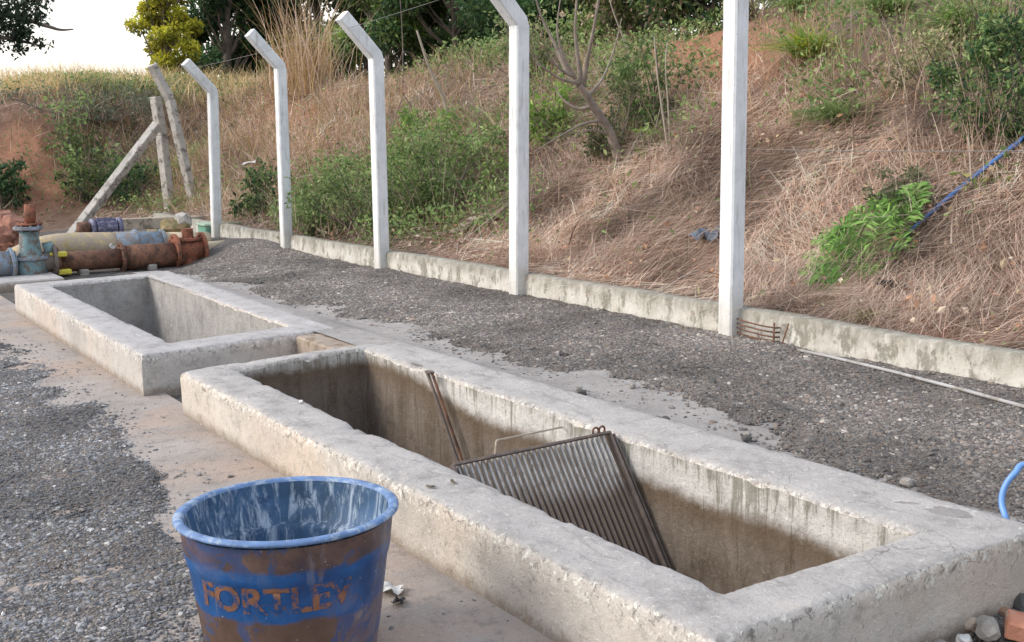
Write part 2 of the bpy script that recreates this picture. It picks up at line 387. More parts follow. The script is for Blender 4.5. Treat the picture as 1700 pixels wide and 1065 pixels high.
# ------------------------------------------------------------------ terrain
ZG = .2       # gravel bed level between the tanks and the fence wall
XW = 5.254    # inner face of the low wall
def hill_d(x, y):
    d1 = x-5.40; d2 = (y-20.5)*.93+(x-4)*.22
    k = 1.4
    return np.where(np.abs(d1-d2) < k, np.maximum(d1, d2)+(k-np.abs(d1-d2))**2/(4*k), np.maximum(d1, d2))
def base_z(x, y):
    x = np.asarray(x, float); y = np.asarray(y, float)
    wy = sstep(1.84, 1.98, y)
    ramp_ = sstep(3.05, 3.25, x)*wy + sstep(3.42, 4.1, x+.1*fbm(x*2, y*2, 0, 5))*(1-wy)
    far = sstep(11.0, 12.5, y)
    ramp_ = ramp_*(1-far)+sstep(4.1, 5.2, x)*far
    return ZG*ramp_
def terrain(x, y):
    x = np.asarray(x, float); y = np.asarray(y, float)
    d = hill_d(x, y)
    flat = base_z(x, y)
    n = fbm(x*.55, y*.55, 0, 3, 4)
    ext = 3.45-.62*sstep(8.5, 13, y)
    hh = .335+.24*np.clip(d, 0, .8)+.74*np.clip(d-.8, 0, ext)+.03*np.clip(d-4.3, 0, 400)
    # round off the crest
    hh = hh-.22*np.exp(-((d-4.25)/.7)**2)
    amp = sstep(.3, 1.6, d)
    hh = hh+amp*(.22*n+.06*fbm(x*2.3, y*2.3, 0, 9, 3))
    hh = hh+.025*fbm(x*5, y*5, 0, 12, 2)*sstep(0, .2, d)
    hh = np.where(y > 17.5, flat+(hh-flat)*sstep(-.3, 1.2, d), hh)
    return np.where(d > 0, hh, np.where(d > -.3, np.where(y > 17.5, hh, flat), flat))
def hit(u, v):
    """first point of the terrain seen along a photo ray"""
    w = ray(u, v); w = w/np.linalg.norm(w); t = np.arange(2.0, 90, .04)
    P = CAM+w*t[:, None]; below = P[:, 2] < terrain(P[:, 0], P[:, 1])
    i = int(np.argmax(below)) if below.any() else len(t)-1
    return P[i]
# tank outlines: corner order near-left, near-right, far-right, far-left
BIG_O = np.array([(1.885, 1.885), (3.36, 1.84), (3.31, 6.14), (1.875, 6.11)]); BIG_I = np.array([(2.152, 2.095), (2.985, 2.065), (3.0, 6.03), (2.142, 5.985)])
SM_O = np.array([(1.825, 6.70), (3.20, 6.83), (3.34, 11.0), (1.868, 10.90)]); SM_I = np.array([(2.115, 7.03), (2.97, 7.11), (3.05, 10.72), (2.125, 10.60)])
ZC = .262
def seg_dist(x, y, poly):
    D = np.full(np.shape(x), 1e9); n = len(poly)
    for i in range(n):
        a = poly[i]; b = poly[(i+1) % n]; ab = b-a
        t = np.clip(((x-a[0])*ab[0]+(y-a[1])*ab[1])/(ab@ab), 0, 1)
        D = np.minimum(D, np.hypot(x-a[0]-t*ab[0], y-a[1]-t*ab[1]))
    return D
# gravel height relative to the pavement level: negative where the pavement shows
LB = np.array([(.2, 2.0), (3.05, 1.12), (3.25, 1.02), (4.6, 1.36), (5.16, 1.38), (6.19, 1.5), (6.82, 1.42), (8.08, 1.47), (9.55, 1.49), (11.0, 1.3), (30, 1.2)])
LBy = np.array([-5, 2.6, 3.2, 4.6, 5.16, 6.0, 6.82, 8.08, 9.4, 10.3, 30]); LBx = np.array([.6, .9, 1.06, 1.34, 1.36, 1.47, 1.40, 1.46, 1.46, 1.0, .8])
def gravel_off(x, y):
    """>0 gravel on top, <0 pavement visible (metres, approx)"""
    nn = fbm(x*3.2, y*3.2, 0, 31, 4)
    left = (np.interp(y, LBy, LBx)-x)+.13*nn
    rx = np.interp(y, [1.8, 2.6, 3.3, 4.0, 4.9, 6.0, 7.0, 8.5, 10.8, 11.3], [3.33, 3.40, 3.62, 3.78, 3.80, 3.75, 3.72, 3.66, 3.58, 3.2])
    right = (x-rx)+.22*nn
    g_ = np.where(x < 2.6, left, right)
    front = (1.95-y)*3+(x-3.2)*2  # rubble in front of the near right corner
    g_ = np.where((y < 1.95) & (x > 3.0), np.maximum(.2, front), g_)
    g_ = np.where((y > 11.1) & (x > 2.6), .3, g_)
    return g_
def ground_z(x, y):
    o = gravel_off(x, y); k = np.clip(o/.12, -1, 1)
    z = base_z(x, y)+.014*k+.006*fbm(x*9, y*9, 0, 41, 3)*(.4+.6*(k > 0))+.012*fbm(x*2.1, y*2.1, 0, 43, 2)*(k > 0)
    z = z-.012*(k < 0)
    heap = .10*np.exp(-(((x-5.0)/.5)**2+((y-13.2)/.9)**2))+.07*np.exp(-(((x-4.2)/.6)**2+((y-11.9)/.6)**2))   # gravel heap before the pipes
    return z+heap
def frange(a, b, s): return list(np.arange(a, b-1e-9, s))
xs = sorted(set([-400, -200, -100, -50, -25, -12, -6, -3.5, -2, -1, -.4]+frange(0, 5.30, .035)+[5.30]+frange(5.42, 11, .09)+frange(11, 16, .35)+frange(16, 30, 1.2)+[35, 45, 60, 90, 140, 220, 400]))
ys = sorted(set([-300, -120, -50, -20, -8, -3, -1, 0, .6]+frange(1.0, 13.5, .035)+frange(13.5, 36, .13)+frange(36, 60, 2.)+[70, 90, 130, 200, 400]))
# snap grid lines to the tank holes
XS = np.array(xs); YS = np.array(ys)
HX = (2.0, 3.13); HB = (1.98, 6.06); HS = (6.86, 10.8)
for v in HX: XS[np.argmin(abs(XS-v))] = v
for v in HB+HS: YS[np.argmin(abs(YS-v))] = v
GX, GY = np.meshgrid(XS, YS, indexing='ij')
D = hill_d(GX, GY)
GZ = np.where(D > -.11, terrain(GX, GY), ground_z(GX, GY))
GZ = np.where((GX <= 5.31) & (GY <= 17.6), ground_z(GX, GY), GZ)
nx, ny = GX.shape
I = np.arange(nx*ny).reshape(nx, ny)
Q = np.stack([I[:-1, :-1], I[1:, :-1], I[1:, 1:], I[:-1, 1:]], -1).reshape(-1, 4)
cx = ((GX[:-1, :-1]+GX[1:, 1:])/2).ravel(); cy = ((GY[:-1, :-1]+GY[1:, 1:])/2).ravel()
hole = (cx > HX[0]) & (cx < HX[1]) & (((cy > HB[0]) & (cy < HB[1])) | ((cy > HS[0]) & (cy < HS[1])))
ishill = (hill_d(cx, cy) > -.1) & ((cx > 5.3) | (cy > 17.6))
P3 = np.stack([GX.ravel(), GY.ravel(), GZ.ravel()], 1)
def sub(name, sel, mat, col=None):
    q = Q[sel]; u, inv = np.unique(q, return_inverse=True)
    o = mesh_np(name, P3[u], inv.reshape(-1, 4), mat, smooth=True, col=None if col is None else col[u]); return o
gnd = sub('ground', (~hole) & (~ishill), M['gravel']); tag(gnd, kind='structure')
# soil colours: brown, with red-orange bare scars
def soil_col(P):
    u, v, z = proj(P)
    n = fbm(P[:, 0]*1.1, P[:, 1]*1.1, P[:, 2], 77, 3)
    brown = np.array((.32, .225, .17)); red = np.array((.47, .25, .16)); grey = np.array((.27, .22, .18))
    c = brown+(grey-brown)*np.clip(.5+n, 0, 1)[:, None]
    def blob(cu, cv, ru, rv): return np.exp(-(((u-cu)/ru)**2+((v-cv)/rv)**2))
    k = np.clip(blob(1180, 110, 110, 90)*1.6+blob(490, 190, 90, 60)+blob(40, 250, 90, 60)*1.1+blob(40, 330, 120, 40)+blob(770, 375, 80, 30)*.6+blob(1000, 440, 200, 30)*.4+blob(1600, 540, 200, 40)*.5, 0, 1)
    return c+(red-c)*k[:, None]
hill = sub('hillside', (~hole) & ishill, M['soil'], soil_col(P3)); tag(hill, kind='structure')
# pavement sheets (gravel sheet rises through them where it lies on top)
def sheet(name, x0, x1, y0, y1, zf, mat, s=.06):
    a = np.arange(x0, x1+1e-6, s); b = np.arange(y0, y1+1e-6, s)
    A, B = np.meshgrid(a, b, indexing='ij'); Z = zf(A, B)
    I = np.arange(A.size).reshape(A.shape)
    q = np.stack([I[:-1, :-1], I[1:, :-1], I[1:, 1:], I[:-1, 1:]], -1).reshape(-1, 4)
    return tag(mesh_np(name, np.stack([A.ravel(), B.ravel(), Z.ravel()], 1), q, mat, smooth=True), kind='structure')
sheet('pavement', .4, 1.96, .4, 14.4, lambda x, y: .002+.004*fbm(x*1.5, y*1.5, 0, 51, 3), M['pave'])
sheet('concrete_apron', 3.02, 3.98, 1.98, 11.2, lambda x, y: ZG+.004+.006*fbm(x*1.5, y*1.5, 0, 52, 3)+.05*sstep(3.5, 3.25, x), M['pave2'])
# ------------------------------------------------------------------ loose stones (numpy icosahedra)
_t = (1+5**.5)/2
ICO_V = np.array([(-1, _t, 0), (1, _t, 0), (-1, -_t, 0), (1, -_t, 0), (0, -1, _t), (0, 1, _t), (0, -1, -_t), (0, 1, -_t), (_t, 0, -1), (_t, 0, 1), (-_t, 0, -1), (-_t, 0, 1)])/math.hypot(1, _t)
ICO_F = np.array([(0, 11, 5), (0, 5, 1), (0, 1, 7), (0, 7, 10), (0, 10, 11), (1, 5, 9), (5, 11, 4), (11, 10, 2), (10, 7, 6), (7, 1, 8), (3, 9, 4), (3, 4, 2), (3, 2, 6), (3, 6, 8), (3, 8, 9), (4, 9, 5), (2, 4, 11), (6, 2, 10), (8, 6, 7), (9, 8, 1)])
def stones(name, P, size, cols, label):
    n = len(P)
    cols = cols*(1+.38*fbm(P[:, 0]*1.6, P[:, 1]*1.6, 0, 201, 3)+.15*fbm(P[:, 0]*7, P[:, 1]*7, 0, 202, 2))[:, None]
    V = (ICO_V[None]*(1+.42*(rng.random((n, 12, 1))-.5)*2)+.22*(rng.random((n, 12, 3))-.5))*size[:, None, None]*(.5+.95*rng.random((n, 1, 3)))*np.array([1.1, 1.1, .62])
    a = rng.random(n)*2*np.pi; c, s = np.cos(a), np.sin(a)
    X = V[..., 0]*c[:, None]-V[..., 1]*s[:, None]; Y = V[..., 0]*s[:, None]+V[..., 1]*c[:, None]
    t = (rng.random(n)-.5)*1.2; Z = V[..., 2]+X*t[:, None]*.4
    V = np.stack([X, Y, Z], -1)+P[:, None, :]
    F = ICO_F[None]+(np.arange(n)*12)[:, None, None]
    o = mesh_np(name, V.reshape(-1, 3), F.reshape(-1, 3), M['stone'], col=np.repeat(cols, 12, 0))
    return tag(o, label, 'gravel', kind='stuff')
def pick(n, pal, w, jit=.15):
    pal = np.array(pal); i = rng.choice(len(pal), n, p=np.array(w)/sum(w)); return np.clip(pal[i]*(1+jit*(rng.random((n, 1))-.5)*2), 0, .9)
def inview(P, m=40):
    u, v, z = proj(P); return (u > -m) & (u < 1700+m) & (v > -m) & (v < 1065+m) & (((P-CAM)@FW) > .5)
GP = [(.11, .115, .125), (.175, .18, .19), (.24, .24, .245), (.18, .16, .145), (.42, .41, .40)]
x = rng.random(110000)*2.3-.1; y = 2.3+rng.random(110000)**1.25*9
P = np.stack([x, y, ground_z(x, y)], 1); o = gravel_off(x, y)
k = inview(P) & (x < 1.9) & ((o > -.02) | (rng.random(len(x)) < .30*np.exp(o*16)+.03*np.exp(o*3))); P = P[k]
P[:, 2] = np.maximum(P[:, 2], .004)
sz = .0036+.0078*rng.random(len(P))**2.8; stones('loose_gravel', P, sz, pick(len(P), GP, [3, 4, 3, 3, .5]), 'fine grey crushed gravel lying left of the pavement')
x = 3.25+rng.random(150000)*2.0; y = 1.2+rng.random(150000)**1.2*12
P = np.stack([x, y, ground_z(x, y)], 1); o = gravel_off(x, y)
k = inview(P) & ((o > -.03) | (rng.random(len(x)) < .10*np.exp(o*4))) & ((y < 1.83) | (x > 3.36)); P = P[k]
P[:, 2] = np.maximum(P[:, 2], np.where((P[:, 0] < 3.95) & (P[:, 1] > 2.0) & (P[:, 1] < 11.1), ZG+.006, 0))
sz = .004+.0115*rng.random(len(P))**2.7; P[:, 2] -= sz*.25
stones('rubble_gravel', P, sz, pick(len(P), [(.12, .11, .105), (.18, .166, .157), (.25, .23, .21), (.21, .168, .14), (.46, .42, .38)], [3, 5, 4, 2.5, .3]), 'coarse dark gravel bed between the tanks and the low wall')

# ------------------------------------------------------------------ tanks
def ring(O, Iq, prof, seg=.02, corner=None):
    """sweep a profile round the rim: prof = list of (t, z, n) with t 0 outer..1 inner"""
    S = []
    for i in range(4):
        a, b = O[i], O[(i+1) % 4]; c, d = Iq[i], Iq[(i+1) % 4]
        m = max(6, int(np.linalg.norm(b-a)/seg)); s = np.linspace(0, 1, m, endpoint=False)
        # keep extra resolution near corners
        S.append(np.concatenate([a+(b-a)*s[:, None], c+(d-c)*s[:, None]], 1))
    S = np.concatenate(S); n = len(S); V = []
    for t, z in prof:
        xy = S[:, :2]*(1-t)+S[:, 2:]*t
        V.append(np.column_stack([xy, np.full(n, z)]))
    V = np.concatenate(V); I = np.arange(n*len(prof)).reshape(len(prof), n)
    q = np.stack([I[:-1], I[1:], np.roll(I[1:], -1, 1), np.roll(I[:-1], -1, 1)], -1).reshape(-1, 4)
    return V, q, n
def wobble(V, amp, seed, chips, OI):
    V = V.copy()
    x, y, z = V.T
    top = sstep(.05, .24, z)
    for ax, f in ((0, 61), (1, 67), (2, 71)):
        V[:, ax] += amp*(fbm(x*3, y*3, z*3, seed+f, 3)*.8+.45*fbm(x*17, y*17, z*17, seed+f+5, 2))*(.6 if ax == 2 else 1)
    V[:, 2] += .006*vnoise(x*1.1, y*1.1, 0, seed)*top
    for poly, sgn in ((OI[0], 1), (OI[1], 1)):
        d = seg_dist(x, y, poly); k = np.exp(-(d/.028)**2)*sstep(.16, .24, z)
        V[:, 2] -= k*np.clip(fbm(x*8, y*8, 0, seed+3, 3)-.4, 0, 1)*.022
        V[:, 2] -= k*.0035*np.abs(vnoise(x*45, y*45, 0, seed+4))
    for (px, py, rad, dep) in chips:
        d = np.hypot(x-px, y-py); k = np.exp(-(d/rad)**2)*sstep(.12, .25, z); V[:, 2] -= dep*k*(1+.6*vnoise(x*40, y*40, 0, 5))
    return V
def tank(name, O, Iq, label, cat, m_rim, m_in, seed, amp, chips, floor=-1.5):
    c = O.mean(0); root = empty(name, (c[0], c[1], 0))
    tag(root, label, cat)
    loc = np.array([c[0], c[1], 0.])
    prof = [(0, -.12), (0, -.02), (.0, .03), (.0, .08), (.0, .13), (.0, .18), (.0, .222), (.012, .243), (.045, .257), (.10, ZC), (.22, ZC+.001), (.35, ZC), (.5, ZC-.001), (.65, ZC), (.8, ZC), (.92, ZC-.001), (.97, ZC-.006), (1, ZC-.020)]
    V, q, n = ring(O, Iq, prof); V = wobble(V, amp, seed, chips, (O, Iq))
    mesh_np('curb', V-loc, q, m_rim, root, True)
    prof = [(1, ZC-.020)]+[(1, z) for z in np.arange(ZC-.06, -.6, -.05)]+[(1, -.9), (1, floor)]
    V, q, n = ring(O, Iq, prof); V = wobble(V, amp, seed, chips, (O, Iq))
    mesh_np('inner_wall', V-loc, q, m_in, root, True)
    fl = np.column_stack([Iq+(Iq-Iq.mean(0))*.02, np.full(4, floor+.01)])
    mesh_np('basin_floor', fl-loc, np.array([[0, 1, 2, 3]]), m_in, root)
    return root
tank('concrete_tank', BIG_O, BIG_I, 'long open concrete tank with brown stained inside and a bar screen leaning in it', 'concrete tank', M['curb'], M['basin'], 3, .0065,
     [(2.15, 4.40, .05, .03), (2.13, 4.28, .035, .022), (1.90, 3.6, .05, .02), (3.27, 2.1, .05, .012), (2.1, 4.9, .02, -.015)])
tank('concrete_tank', SM_O, SM_I, 'farther open concrete tank with clean grey inside walls beside the rusty pipe', 'concrete tank', M['curb2'], M['basin_far'], 23, .005,
     [(3.0, 8.6, .06, .012), (3.02, 9.3, .05, .01)])
# block that bridges the gap between the tanks at the right
mb = MB(); mb.box((3.10, 6.47, .13), .46, .62, .235, bev=.012)
o = mb.build('concrete_block', mat_plain('brown_stained_concrete', (.32, .265, .215), .9, .25, 5, dirt=(.2, .15, .11), dirtamt=.4, bump=.5)); tag(o, 'brown stained concrete block filling the gap between the two tanks', 'concrete block')

# ------------------------------------------------------------------ bar screen leaning in the big tank
def frame_box(mb, a, b, w, h, side, bev=.0015):
    """rectangular bar from a to b; side = direction of the width w"""
    a = np.asarray(a, float); b = np.asarray(b, float); d = b-a; L = np.linalg.norm(d); d /= L
    s_ = np.asarray(side, float); s_ = s_-d*(s_@d); s_ /= np.linalg.norm(s_); n_ = np.cross(d, s_)
    mb.box((a+b)/2, w, h, L, R=np.stack([s_, n_, d], 1), bev=bev)
TR = np.array([2.945, 3.59, .262]); TL = np.array([2.19, 3.66, .240])
dn = np.array([0.0, -.355, -.485]); dn /= np.linalg.norm(dn); LEN = 1.55
wd = (TL-TR); WL = np.linalg.norm(wd); wd /= WL
scr = empty('bar_screen', TR); tag(scr, 'steel bar screen with close parallel bars leaning inside the long tank', 'bar screen')
NB = 27
for i in range(NB):
    a = TR+wd*(.035+(WL-.06)*i/(NB-1)); b = a+dn*LEN
    m = MB(); frame_box(m, a, b, .0095, .022, wd); m.build('bar', M['steel'], scr)
m = MB(); frame_box(m, TR-wd*.0, TR+dn*LEN, .012, .05, wd); frame_box(m, TR-wd*.022+dn*.01, TR-wd*.022+dn*LEN, .010, .03, wd); m.build('frame_rail', M['steel_dark'], scr)
m = MB(); frame_box(m, TL, TL+dn*LEN, .012, .05, wd); m.build('frame_rail', M['steel_dark'], scr)
up = -dn; nrm = np.cross(wd, dn)
m = MB(); frame_box(m, TR+dn*.004+nrm*0.02, TL+dn*.004+nrm*.02, .012, .018, dn); m.build('cross_bar', M['steel_dark'], scr)
m = MB(); frame_box(m, TR+dn*.75+nrm*-.022, TL+dn*.75+nrm*-.022, .03, .006, dn); m.build('cross_bar', M['steel_dark'], scr)
m = MB(); m.tube([(2.40, 3.66, .235), (2.40, 3.65, .29), (2.405, 3.655, .303), (2.42, 3.665, .305), (2.96, 3.96, .205), (2.985, 3.97, .20)], .0045, 6); m.build('handle', mat_plain('pale_rod', (.45, .38, .3), .6, .2), scr)
m = MB()
for k in range(2): m.tube([TR+np.array([-.02-.035*k, .015, .015])+np.array([math.cos(a), 0, math.sin(a)])*.016 for a in np.linspace(0, 6.28, 13)], .005, 6, cap=False)
m.build('lifting_ring', M['rust'], scr)
gr = empty('guide_rail', (2.96, 5.1, .26)); tag(gr, 'thin rusty guide rail leaning on the tank wall behind the bar screen', 'guide rail')
for off, w in ((0, .012), (.035, .016)):
    a = np.array([2.95-off*.3, 5.11+off, .27]); b = a+np.array([0, -.31, -.45])*3.2
    m = MB(); frame_box(m, a, b, w, .014, (0, 1, .6)); m.build('rail', M['rust'] if off == 0 else M['steel_dark'], gr)
m = MB(); m.box((2.945, 5.128, .272), .03, .06, .012, bev=.002); m.build('rail_cap', M['steel_dark'], gr)

# ------------------------------------------------------------------ blue tub with lettering
BX, BY = 1.200, 2.965; TS = 1.05
tub = empty('plastic_tub', (BX, BY, 0.012)); tag(tub, 'large round blue plastic tub with muddy sides and faded orange lettering', 'tub')
TZ0, TZ1 = .20, .355
def mat_tub():
    m, nt, out = newmat('muddy_blue_tub'); g = NT(nt)
    z = g.sep().outputs[2]
    zz = g.math('ADD', z, g.math('MULTIPLY', g.math('SUBTRACT', g.noise(5, 5, .65), .5), .09))
    blue = g.ramp(g.noise(7, 5, .6), [(.3, (.010, .045, .15)), (.55, (.012, .085, .27)), (.75, (.07, .13, .26))])
    mud = g.ramp(g.noise(9, 6, .65), [(.3, (.035, .035, .055)), (.5, (.085, .052, .048)), (.7, (.15, .095, .075))])
    mud2 = g.ramp(g.noise(5, 6, .65), [(.35, (.07, .042, .032)), (.6, (.13, .08, .06)), (.75, (.30, .27, .25))])
    c = g.mix(g.mr(zz, TZ0-.008, TZ0+.008), mud2, blue)
    c = g.mix(g.mr(zz, TZ1-.01, TZ1+.01), c, mud)
    purp = g.mr(g.noise(3, 4, .6), .5, .66, 0, .55)
    c = g.mix(purp, c, (.10, .10, .20))
    # blend to paler grey toward the right side
    xx = g.math('ADD', g.sep().outputs[0], g.math('MULTIPLY', g.math('SUBTRACT', g.noise(6, 5, .6), .5), .3))
    c = g.mix(g.mr(xx, .06, .26, 0, .65), c, g.ramp(g.noise(11, 6, .7), [(.35, (.15, .12, .14)), (.65, (.26, .24, .25))]))
    c = g.mix(g.mr(g.noise(22, 5, .7, dist=.6), .69, .72), c, (.6, .6, .66))
    c = g.mix(g.mr(g.noise(1, 5, .7, vec=g.scaled((30, 30, 4))), .56, .7, 0, .35), c, (.2, .2, .24))
    c = g.mix(g.mr(g.noise(13, 8, .78, dist=1.2), .56, .62, 0, .7), c, (.11, .07, .06))
    c = g.mix(g.mr(g.noise(6, 6, .7, dist=1.0), .52, .6, 0, .6), c, (.015, .07, .21))
    c = g.mix(g.mr(g.noise(60, 4, .7), .66, .72, 0, .6), c, (.42, .40, .40))
    g.bsdf(out, c, .6, g.bump(g.noise(30, 5, .7), .25, .006), spec=.35); return m
def mat_tub_in():
    m, nt, out = newmat('limescaled_blue_inside'); g = NT(nt)
    st = g.noise(1, 6, .75, vec=g.scaled((34, 34, 5)), dist=.8); b = g.noise(7, 5, .65)
    c = g.ramp(b, [(.3, (.02, .05, .09)), (.6, (.04, .10, .20)), (.8, (.10, .18, .31))])
    c = g.mix(g.mr(st, .46, .66, 0, .85), c, (.38, .46, .55))
    c = g.mix(g.mr(g.noise(4, 5, .7), .55, .7, 0, .6), c, (.27, .33, .42))
    c = g.mix(g.mr(g.noise(17, 5, .7), .58, .68, 0, .7), c, (.015, .04, .10))
    g.bsdf(out, c, .6, g.bump(st, .2, .005), spec=.35); return m
M['tub'] = mat_tub(); M['tub_in'] = mat_tub_in()
M['rim'] = mat_plain('scuffed_blue_rim', (.11, .19, .36), .5, .35, 18, dirt=(.28, .36, .47), dirtamt=.45, bump=.2)
ROUT = lambda z: .240+(.296-.240)*(z/.43)
L0 = np.array([BX, BY, .012])
prof = [(.0, 0), (.22, 0), (.235, .006), (.241, .02), (ROUT(.10), .10), (ROUT(.2), .2), (ROUT(.305), .305), (ROUT(.31)+.004, .312), (ROUT(.33)+.005, .33), (ROUT(.37)+.004, .37), (ROUT(.43)+.002, .425)]
m = MB(); m.lathe(prof, 96, L0); m.build('body', M['tub'], tub, True)
prof = [(.284, .44), (.277, .40), (.262, .315), (.246, .305), (.240, .29), (.222, .12), (.205, .02), (.0, .012)]
m = MB(); m.lathe(prof, 96, L0); m.build('inside_wall', M['tub_in'], tub, True)
prof = [(.284, .438), (.288, .447), (.296, .450), (.308, .449), (.315, .444), (.315, .438), (.309, .434), (.298, .432)]
m = MB(); m.lathe(prof, 96, L0); rim = m.build('rim', M['rim'], tub, True)
def wrap_text(txt, size, zc_, ang0, mat, name, parent, squash=1.0, depth=.0):
    cu = bpy.data.curves.new('txt', 'FONT'); cu.body = txt; cu.size = size; cu.offset = size*.035; cu.resolution_u = 3; cu.align_x = 'CENTER'; cu.space_character = 1.02
    to = bpy.data.objects.new('txt', cu); COL.objects.link(to); dg = bpy.context.evaluated_depsgraph_get(); me = bpy.data.meshes.new_from_object(to.evaluated_get(dg))
    import bmesh
    bm = bmesh.new(); bm.from_mesh(me); bmesh.ops.triangulate(bm, faces=bm.faces)
    for _ in range(2): bmesh.ops.subdivide_edges(bm, edges=[e for e in bm.edges if e.calc_length() > .012], cuts=1, use_grid_fill=False); bmesh.ops.triangulate(bm, faces=bm.faces)
    for v in bm.verts:
        x, yy = v.co.x*squash, v.co.y+zc_; R = ROUT(yy)+.0012; a = ang0+x/R
        v.co = Vector((R*math.cos(a), R*math.sin(a), yy))
    me2 = bpy.data.meshes.new(name); bm.to_mesh(me2); bm.free(); me2.materials.append(mat)
    bpy.data.objects.remove(to); bpy.data.curves.remove(cu)
    o = bpy.data.objects.new(name, me2); COL.objects.link(o); o.parent = parent; return o
ac = math.atan2(-BY, -BX)
def mat_letter():
    m, nt, out = newmat('worn_orange_print'); g = NT(nt)
    c = g.ramp(g.noise(14, 6, .7), [(.3, (.13, .06, .035)), (.6, (.25, .115, .06))])
    c = g.mix(g.mr(g.noise(22, 8, .78), .47, .56), c, (.014, .06, .18))
    g.bsdf(out, c, .7, spec=.3); return m
wrap_text('FORTLEV', .110, .232, ac-.20, mat_letter(), 'lettering', tub, .98)

tub.scale = (TS, TS, 1.0); tub.location.z = .018; tub.rotation_euler = Matrix.Rotation(math.radians(1.6), 3, Vector((-RT[0], -RT[1], 0)).normalized()).to_euler()
# ------------------------------------------------------------------ fence: low wall, posts
m = MB(); yy = np.arange(-1.0, 18.01, .06); prof = [(XW, .0), (XW-.003, .2), (XW, .27), (XW-.001, .34), (XW+.004, .385), (XW+.014, .396), (XW+.07, .40), (XW+.13, .396), (XW+.145, .38), (XW+.147, .1)]
V = []
for (px, pz) in prof:
    w = np.stack([np.full(len(yy), px), yy, np.full(len(yy), pz)], 1); V.append(w)
V = np.concatenate(V); n = len(yy)
x, y, z = V.T.copy(); V[:, 0] += .006*fbm(y*2, z*2, x, 91, 3); V[:, 2] += (.007*fbm(y*1.3, x, 0, 92, 3))*(z > .3)
I = np.arange(len(V)).reshape(len(prof), n); q = np.stack([I[:-1, :-1], I[:-1, 1:], I[1:, 1:], I[1:, :-1]], -1).reshape(-1, 4)
T = []
m.add(V, q)
lw = m.build('low_wall', M['lowwall'], None, True); tag(lw, 'long low plastered concrete wall with black mould stains under the white fence posts', 'low wall')
def post_mesh(mb, zb, arm, w, R=None, taper=.0):
    """square post along z from -.4, bent arm toward -x; chamfered edges"""
    c = w/2; b = .012
    prof = np.array([(-c+b, -c), (c-b, -c), (c, -c+b), (c, c-b), (c-b, c), (-c+b, c), (-c, c-b), (-c, -c+b)])
    path = [(0, 0, -.4), (0, 0, 0.4), (0, 0, 1.2), (0, 0, zb-.03), (-.012, 0, zb+.02), (-arm, 0, zb+.02+arm*1.02)]
    tilt = [0, 0, 0, math.radians(10), math.radians(33), math.radians(44)]
    V = []
    for (px, py, pz), t in zip(path, tilt):
        X = np.array([math.cos(t), 0, math.sin(t)]); V.append(np.array([px, py, pz])+prof[:, :1]*X+prof[:, 1:]*np.array([0, 1., 0]))
    V = np.concatenate(V); Q = [(i*8+k, i*8+(k+1) % 8, (i+1)*8+(k+1) % 8, (i+1)*8+k) for i in range(5) for k in range(8)]
    V = np.vstack([V, path[-1]]); T = [(len(V)-1, 40+k, 40+(k+1) % 8) for k in range(8)]
    mb.add(V, Q, T)
PG = 'white fence posts along the low wall'
plabels = ['smallest and farthest white bent post of the row, beside the green box', 'second farthest white bent fence post, at the end of the low wall', 'middle white bent fence post on the low wall, wholly inside the picture', 'tall white bent fence post whose arm is cut by the top edge', 'nearest and widest white fence post, straight, beside bent rebar, its top out of frame']
PB = [(372, 372), (478, 418), (633, 447), (867, 488), (1213, 566)]
PT = [(353, 152), (465, 112), (624, 95), (862, 40), (1219, -60)]
AT = [(322, 112), (422, 76), (577, 35), (806, -14), None]
post_top = []
for i in range(5):
    yk = 10.0285+(i-2)*-2.4659
    b = aty(*PB[i], yk); b = np.array([b[0], yk, ZG]); b[0] = XW-.02
    t = atx(*PT[i], XW-.02+.0)   # bend point seen in the wall plane
    t[1] = np.clip(t[1], yk-.25, yk+.25)
    if i == 4: t = np.array([XW-.0, yk+.02, 2.62])
    ax = t-b; Lz = np.linalg.norm(ax); ax /= Lz
    mb = MB(); post_mesh(mb, Lz, .36, (.125, .122, .125, .128, .124)[i])
    X = np.array([1., 0, 0]); X = X-ax*(X@ax); X /= np.linalg.norm(X); Yv = np.cross(ax, X)
    V = mb.V[0]@np.stack([X, Yv, ax], 1).T
    mb.V[0] = V+b
    o = mb.build('fence_post', M['post'], None, False, loc=b); tag(o, plabels[i], 'fence post', PG)
    post_top.append(b+np.stack([X, Yv, ax], 1)@np.array([-.30, 0, Lz+.30]))
# corner post and its two struts, farther back
def bar_between(name, a, b, w, mat, label, cat, bend=None):
    mb = MB(); a = np.asarray(a, float); b = np.asarray(b, float)
    pts = [a, b] if bend is None else [a, bend, b]
    for i in range(len(pts)-1): frame_box(mb, pts[i], pts[i+1]+(pts[i+1]-pts[i])*(0 if i else .0), w, w, (1, 0.5, 0), bev=.012)
    o = mb.build(name, mat, None, False, loc=a); return tag(o, label, cat)
YC = 18.6
cb = aty(333, 372, YC); cb[2] -= .2
bar_between('fence_post', cb, aty(252, 107, YC), .135, M['post_old'], 'leaning grey bent corner post, leaning left over the upright stub', 'fence post', aty(282, 165, YC))
b2 = aty(284, 350, YC+.3); b2[2] -= .3
bar_between('fence_post', b2, aty(258, 160, YC+.3), .15, M['post_old'], 'short upright grey post stub between the two leaning struts', 'fence post', aty(268, 225, YC+.3))
s2 = aty(117, 382, YC-.2); s2[2] -= .1
bar_between('brace_post', s2, aty(262, 206, YC-.2), .14, M['post_old'], 'grey concrete brace sloping down to the left from the corner post', 'brace')
